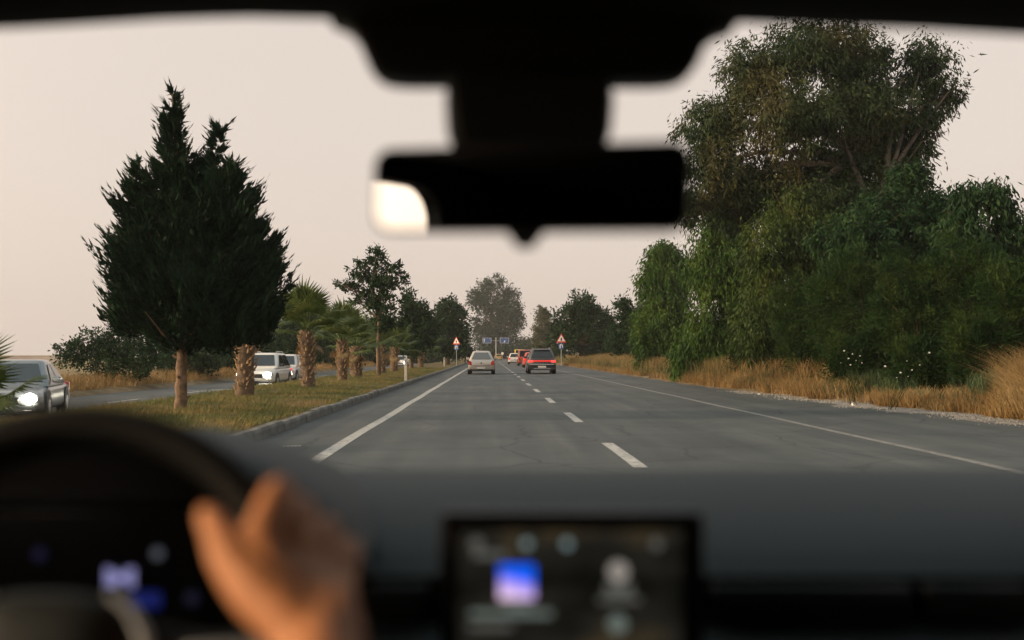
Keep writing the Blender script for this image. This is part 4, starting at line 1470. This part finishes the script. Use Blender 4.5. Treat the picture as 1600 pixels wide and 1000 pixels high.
MB().disc(S(62, 866, dC), .006, 'y', 14, .002).build('tell_tale', emit_mat('cluster faint blue', (.15, .15, .7), .025), clu)
MB().disc(S(300, 935, dC), .007, 'y', 14, .002).build('tell_tale', emit_mat('cluster faint violet', (.2, .2, .5), .03), clu)

# steering wheel
WC = Vector((-.33, .74, .993))
eu = Vector((0, math.sin(R(22)), math.cos(R(22))))
ex = Vector((1, 0, 0))
wn = Vector((0, -math.cos(R(22)), math.sin(R(22))))
wheel = bpy.data.objects.new('steering_wheel', None)
col.objects.link(wheel)
wheel.parent = cabin
wheel.location = WC
rings = []
NR = 64
for i in range(NR + 1):
    a = 2 * PI * i / NR
    rad = ex * math.cos(a) + eu * math.sin(a)
    c0 = rad * .185
    rings.append([c0 + rad * .0165 * math.cos(2 * PI * k / 14) + wn * .0145 * math.sin(2 * PI * k / 14) for k in range(14)])
MB().loft(rings, False).build('rim', M_leather, wheel, True, angle=80)
hubp = []
for k in range(28):
    a = 2 * PI * k / 28
    hubp.append((math.copysign(abs(math.cos(a)) ** .7, math.cos(a)) * .068, math.copysign(abs(math.sin(a)) ** .7, math.sin(a)) * .050))
rings = [[ex * x * s + eu * y_ * s + wn * h for x, y_ in hubp] for s, h in ((.95, -.03), (1, -.01), (.97, .012), (.8, .024), (.4, .030))]
MB().loft(rings).build('hub', principled('wheel hub cover', (0.013, 0.016, 0.016), .6, 0, .2), wheel, True, angle=60)
for s in (-1, 1):
    P2 = lambda x, y_, h: ex * x * s + eu * y_ + wn * h
    MB().prism([P2(.07, .028, -.012), P2(.12, .018, -.010), P2(.178, .022, -.008), P2(.178, -.022, -.008), P2(.12, -.024, -.010), P2(.07, -.03, -.012)], wn * .016).build('spoke', M_trim, wheel, bevel=.006)
    MB().tube([P2(.044, .047, .012), P2(.062, .036, .014), P2(.074, .018, .014), P2(.082, -.005, .014), P2(.088, -.03, .012)], [.003, .004, .005, .005, .004], 8).build('spoke_trim', M_silver, wheel, True)
    MB().prism([P2(.104, .010, .005), P2(.165, .014, .007), P2(.170, -.012, .007), P2(.104, -.018, .005)], wn * .006).build('button_pad', M_silver, wheel, bevel=.003)
MB().prism([ex * x + eu * y_ - wn * .012 for x, y_ in ((-.03, -.05), (.03, -.05), (.022, -.178), (-.022, -.178))], wn * .016).build('spoke', M_trim, wheel, bevel=.006)
MB().tube([WC + wn * -.03 - Vector((0, 0, 0)) - WC, -wn * .33], [.035, .05], 16).build('column', M_trim, wheel, True)

# centre touchscreen
SD = 0.945
ctr = S(892, 925, SD)
x0, x1 = S(686, 0, SD).x, S(1102, 0, SD).x
zt_, zb_ = S(0, 801, SD).z, S(0, 1052, SD).z
scr = MB().box(x0, x1, SD, SD + .018, zb_, zt_).build('touchscreen', M_gloss, cabin, bevel=.006)


def tile(name, u0, u1, v0, v1, m, d=.003, round_=0, parent=None):
    a, b_ = S(u0, v0, SD - d), S(u1, v1, SD - d)
    o = MB().box(a.x, b_.x, SD - d, SD - d + .0015, b_.z, a.z).build(name, m, parent or scr, bevel=round_, seg=3)
    return o


def screen_mat():
    m = bpy.data.materials.new('lit screen picture')
    m.use_nodes = True
    t = m.node_tree
    b = t.nodes['Principled BSDF']
    b.inputs['Base Color'].default_value = (.004, .004, .004, 1)
    b.inputs['Roughness'].default_value = .25
    tc = t.nodes.new('ShaderNodeTexCoord')
    c = noise_mix(t, tc.outputs['Generated'], 2.6, 2, [(.35, (.004, .004, .003)), (.55, (.015, .014, .011)), (.72, (.05, .036, .018))])
    t.links.new(c, b.inputs['Emission Color'])
    b.inputs['Emission Strength'].default_value = .75
    return m


def grad_mat():
    m = bpy.data.materials.new('app icon gradient')
    m.use_nodes = True
    t = m.node_tree
    b = t.nodes['Principled BSDF']
    b.inputs['Base Color'].default_value = (.01, .01, .01, 1)
    tc = t.nodes.new('ShaderNodeTexCoord')
    sx = t.nodes.new('ShaderNodeSeparateXYZ')
    t.links.new(tc.outputs['Generated'], sx.inputs[0])
    mt = t.nodes.new('ShaderNodeMath')
    mt.operation = 'MULTIPLY_ADD'
    mt.inputs[1].default_value = .28
    t.links.new(sx.outputs['X'], mt.inputs[0])
    t.links.new(sx.outputs['Z'], mt.inputs[2])
    r = t.nodes.new('ShaderNodeValToRGB')
    els = r.color_ramp.elements
    els.new(.5)
    for e, (p_, c_) in zip(els, ((.12, (.85, .62, .80)), (.52, (.42, .30, .80)), (.80, (.0, .10, .85)))):
        e.position = p_
        e.color = (*c_, 1)
    t.links.new(mt.outputs[0], r.inputs['Fac'])
    t.links.new(r.outputs[0], b.inputs['Emission Color'])
    b.inputs['Emission Strength'].default_value = .85
    return m


disp = tile('display', 716, 1066, 828, 1040, screen_mat(), .002)
E_teal = emit_mat('status icon', (.30, .42, .43), .48)
E_txt = emit_mat('screen text', (.24, .29, .26), .40)
E_pale = emit_mat('cover picture pale', (.50, .45, .40), .45)
E_grey = emit_mat('cover picture grey', (.20, .20, .18), .35)
for u in (823, 886):
    MB().disc(S(u, 850, SD - .005), .0042, 'y', 16, .0015).build('status_icon', E_teal, scr)
MB().disc(S(1026, 850, SD - .005), .005, 'y', 16, .0015).build('status_icon', E_grey, scr)
MB().disc(S(745, 850, SD - .005), .006, 'y', 16, .0015).build('status_icon', E_grey, scr)
tile('status_text', 740, 790, 862, 872, E_grey, .005)
tile('app_icon', 780, 835, 883, 937, grad_mat(), .005, .011)
tile('text_line', 735, 862, 955, 964, E_txt, .005)
tile('text_line', 790, 830, 946, 951, E_txt, .005)
tile('text_line', 732, 800, 976, 983, E_grey, .005)
tile('text_line', 935, 1000, 934, 941, E_grey, .005)
MB().disc(S(966, 893, SD - .005), .0092, 'y', 20, .0015).build('cover_picture', E_pale, scr)
tile('cover_shoulders', 946, 988, 912, 930, E_grey, .005, .003)
MB().disc(S(965, 975, SD - .005), .0085, 'y', 16, .0015).build('play_button', E_txt, scr)

# rear-view mirror, its stem and the sensor housing
SHD = 1.0
hous = [(505, 22), (536, 33), (553, 50), (563, 72), (572, 94), (585, 110), (604, 119), (635, 122), (1030, 122), (1060, 119), (1080, 110), (1094, 94), (1103, 72), (1114, 54), (1132, 42), (1160, 34), (1160, -40), (505, -40)]
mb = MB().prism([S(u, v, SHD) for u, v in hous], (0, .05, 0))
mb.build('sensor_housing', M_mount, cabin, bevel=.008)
nk = [(700, 100), (694, 150), (697, 200), (712, 240), (944, 240), (958, 200), (962, 150), (954, 100)]
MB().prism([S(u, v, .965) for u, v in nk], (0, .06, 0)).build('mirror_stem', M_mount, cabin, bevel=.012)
mir = bpy.data.objects.new('rear_view_mirror', None)
col.objects.link(mir)
mir.parent = cabin
mir.location = mc
mir.rotation_euler = ((-n_m).to_track_quat('Y', 'Z').to_matrix() @ Matrix.Rotation(R(1.9), 3, 'Y')).to_euler()
def rrect(w, h, rc, n=6):
    out = []
    for cx, cy, a0 in ((w - rc, h - rc, 0), (-w + rc, h - rc, 90), (-w + rc, -h + rc, 180), (w - rc, -h + rc, 270)):
        out += [(cx + rc * math.cos(R(a0 + 90 * k / (n - 1))), cy + rc * math.sin(R(a0 + 90 * k / (n - 1)))) for k in range(n)]
    return out


mw_, mh_ = .1515, .0405
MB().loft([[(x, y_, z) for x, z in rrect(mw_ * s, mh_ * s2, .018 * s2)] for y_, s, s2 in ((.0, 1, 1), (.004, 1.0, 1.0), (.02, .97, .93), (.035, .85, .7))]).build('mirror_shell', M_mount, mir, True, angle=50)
MB().loft([[(x, y_, z) for x, z in rrect(mw_ - .0035, mh_ - .0035, .016)] for y_ in (-.002, -.0005)]).build('mirror_glass', M_mirror, mir)
MB().loft([[(x, y_, z) for x, z in ((-.020, -mh_ + .004), (.020, -mh_ + .004), (.006, -mh_ - .014), (-.006, -mh_ - .014))] for y_ in (-.001, .012)]).build('dimming_tab', M_trim, mir, bevel=.002)

# ------------------------------------------------------------------ the driver's right hand and arm
def skin_mat():
    m = principled('sun warmed skin', (0.52, 0.225, 0.098), .55, 0, .3, var=.10, scale=40, bump=.15, bscale=160)
    b = m.node_tree.nodes['Principled BSDF']
    b.inputs['Subsurface Weight'].default_value = .15
    b.inputs['Subsurface Radius'].default_value = (.012, .005, .003)
    b.inputs['Subsurface Scale'].default_value = .5
    return m


def chain(mb, pts, rad, n=12, sub=4):
    """a rounded, tapering limb through the joints"""
    P = [Vector(p_) for p_ in pts]
    out, rr = [], []
    for i in range(len(P) - 1):
        p0, p1, p2, p3 = P[max(i - 1, 0)], P[i], P[i + 1], P[min(i + 2, len(P) - 1)]
        for q in range(sub):
            t_ = q / sub
            c = .5 * ((2 * p1) + (p2 - p0) * t_ + (2 * p0 - 5 * p1 + 4 * p2 - p3) * t_ ** 2 + (3 * p1 - p0 - 3 * p2 + p3) * t_ ** 3)
            out.append(c)
            rr.append(rad[i] + (rad[i + 1] - rad[i]) * t_)
    out.append(P[-1])
    rr.append(rad[-1])
    d0, d1 = (out[0] - out[1]).normalized(), (out[-1] - out[-2]).normalized()
    o0, r0_ = out[0], rr[0]
    o1, r1_ = out[-1], rr[-1]
    for a in (35, 65, 85):
        out.insert(0, o0 + d0 * r0_ * math.sin(R(a)))
        rr.insert(0, r0_ * math.cos(R(a)))
        out.append(o1 + d1 * r1_ * math.sin(R(a)))
        rr.append(r1_ * math.cos(R(a)))
    mb.tube(out, rr, n)


H = lambda u, v, d: S(u, v, d)
driver = thing('person', (-.18, .06, .9), 'driver seen only by a bare right hand gripping the steering wheel', 'person')
mb = MB()
W_ = H(502, 1012, .66)
chain(mb, [H(455, 960, .680), H(418, 880, .705), H(408, 838, .718), H(434, 769, .752), H(446, 776, .790), H(432, 805, .806)], [.017, .0155, .0135, .0115, .0095, .0080])       # index
chain(mb, [H(478, 960, .684), H(455, 885, .720), H(455, 838, .735), H(474, 796, .768), H(470, 806, .800), H(450, 835, .806)], [.018, .0160, .0138, .0110, .0096, .0080])       # middle
chain(mb, [H(500, 965, .690), H(492, 895, .738), H(500, 858, .756), H(512, 823, .785), H(500, 840, .810), H(478, 865, .806)], [.018, .0155, .0132, .0106, .0092, .0078])       # ring
chain(mb, [H(518, 975, .695), H(526, 915, .752), H(536, 880, .775), H(545, 856, .798), H(530, 870, .820), H(505, 890, .810)], [.017, .0150, .0125, .0096, .0084, .0070])       # little
chain(mb, [W_, H(455, 972, .672), H(405, 925, .688), H(362, 872, .705), H(342, 832, .720), H(326, 807, .730)], [.020, .0205, .0205, .0165, .0125, .0095])                      # thumb
chain(mb, [H(362, 862, .710), H(385, 850, .716), H(408, 842, .720)], [.0130, .0135, .0135])
chain(mb, [H(375, 888, .702), H(412, 885, .706)], [.017, .0165])
chain(mb, [H(408, 922, .692), H(450, 938, .690)], [.020, .021])
chain(mb, [H(408, 838, .720), H(455, 840, .737), H(500, 859, .758), H(536, 881, .776)], [.0128, .0132, .0128, .0120])
chain(mb, [H(424, 803, .738), H(464, 815, .756), H(506, 840, .774), H(540, 868, .788)], [.0108, .0112, .0108, .0098])
chain(mb, [H(418, 880, .706), H(455, 886, .722), H(492, 896, .738), H(526, 916, .752)], [.0155, .0160, .0155, .0145])
chain(mb, [H(440, 920, .694), H(478, 922, .705), H(520, 940, .722)], [.018, .018, .016])
chain(mb, [H(455, 958, .682), H(485, 958, .688), H(516, 972, .700)], [.018, .019, .018])
chain(mb, [W_ + (W_ - H(490, 950, .69)) * .3, W_, H(492, 970, .684), H(478, 920, .705)], [.025, .0245, .0230, .017], 14)
chain(mb, [W_ + Vector((-.012, 0, 0)), H(482, 950, .69)], [.021, .021])
chain(mb, [W_ + Vector((.010, 0, 0)), H(518, 955, .69)], [.020, .019])
chain(mb, [W_, (-.094, .56, .985), (-.074, .45, .94), (-.058, .35, .90)], [.0245, .031, .041, .046], 16)
chain(mb, [(-.058, .35, .90), (-.10, .22, .98), (-.18, .06, 1.12)], [.046, .050, .056], 16)
mb.v = [tuple(Vector(p_) - Vector(driver.location)) for p_ in mb.v]
hand = mb.build('arm_and_hand', skin_mat(), driver, True)
rm = hand.modifiers.new('remesh', 'REMESH')
rm.mode = 'VOXEL'
rm.voxel_size = .0022
rm.use_smooth_shade = True
sm = hand.modifiers.new('smooth', 'SMOOTH')
sm.factor = .5
sm.iterations = 9

# ------------------------------------------------------------------ evening haze in the air
M_haze = bpy.data.materials.new('evening haze')
M_haze.use_nodes = True
t = M_haze.node_tree
t.nodes.remove(t.nodes['Principled BSDF'])
pv = t.nodes.new('ShaderNodeVolumePrincipled')
pv.inputs['Color'].default_value = (.93, .90, .87, 1)
pv.inputs['Density'].default_value = 0.00032
pv.inputs['Anisotropy'].default_value = 0.2
t.links.new(pv.outputs[0], t.nodes['Material Output'].inputs['Volume'])
tag(MB().box(-920, 920, -80, 920, -1.5, 40).build('haze', M_haze), kind='stuff')
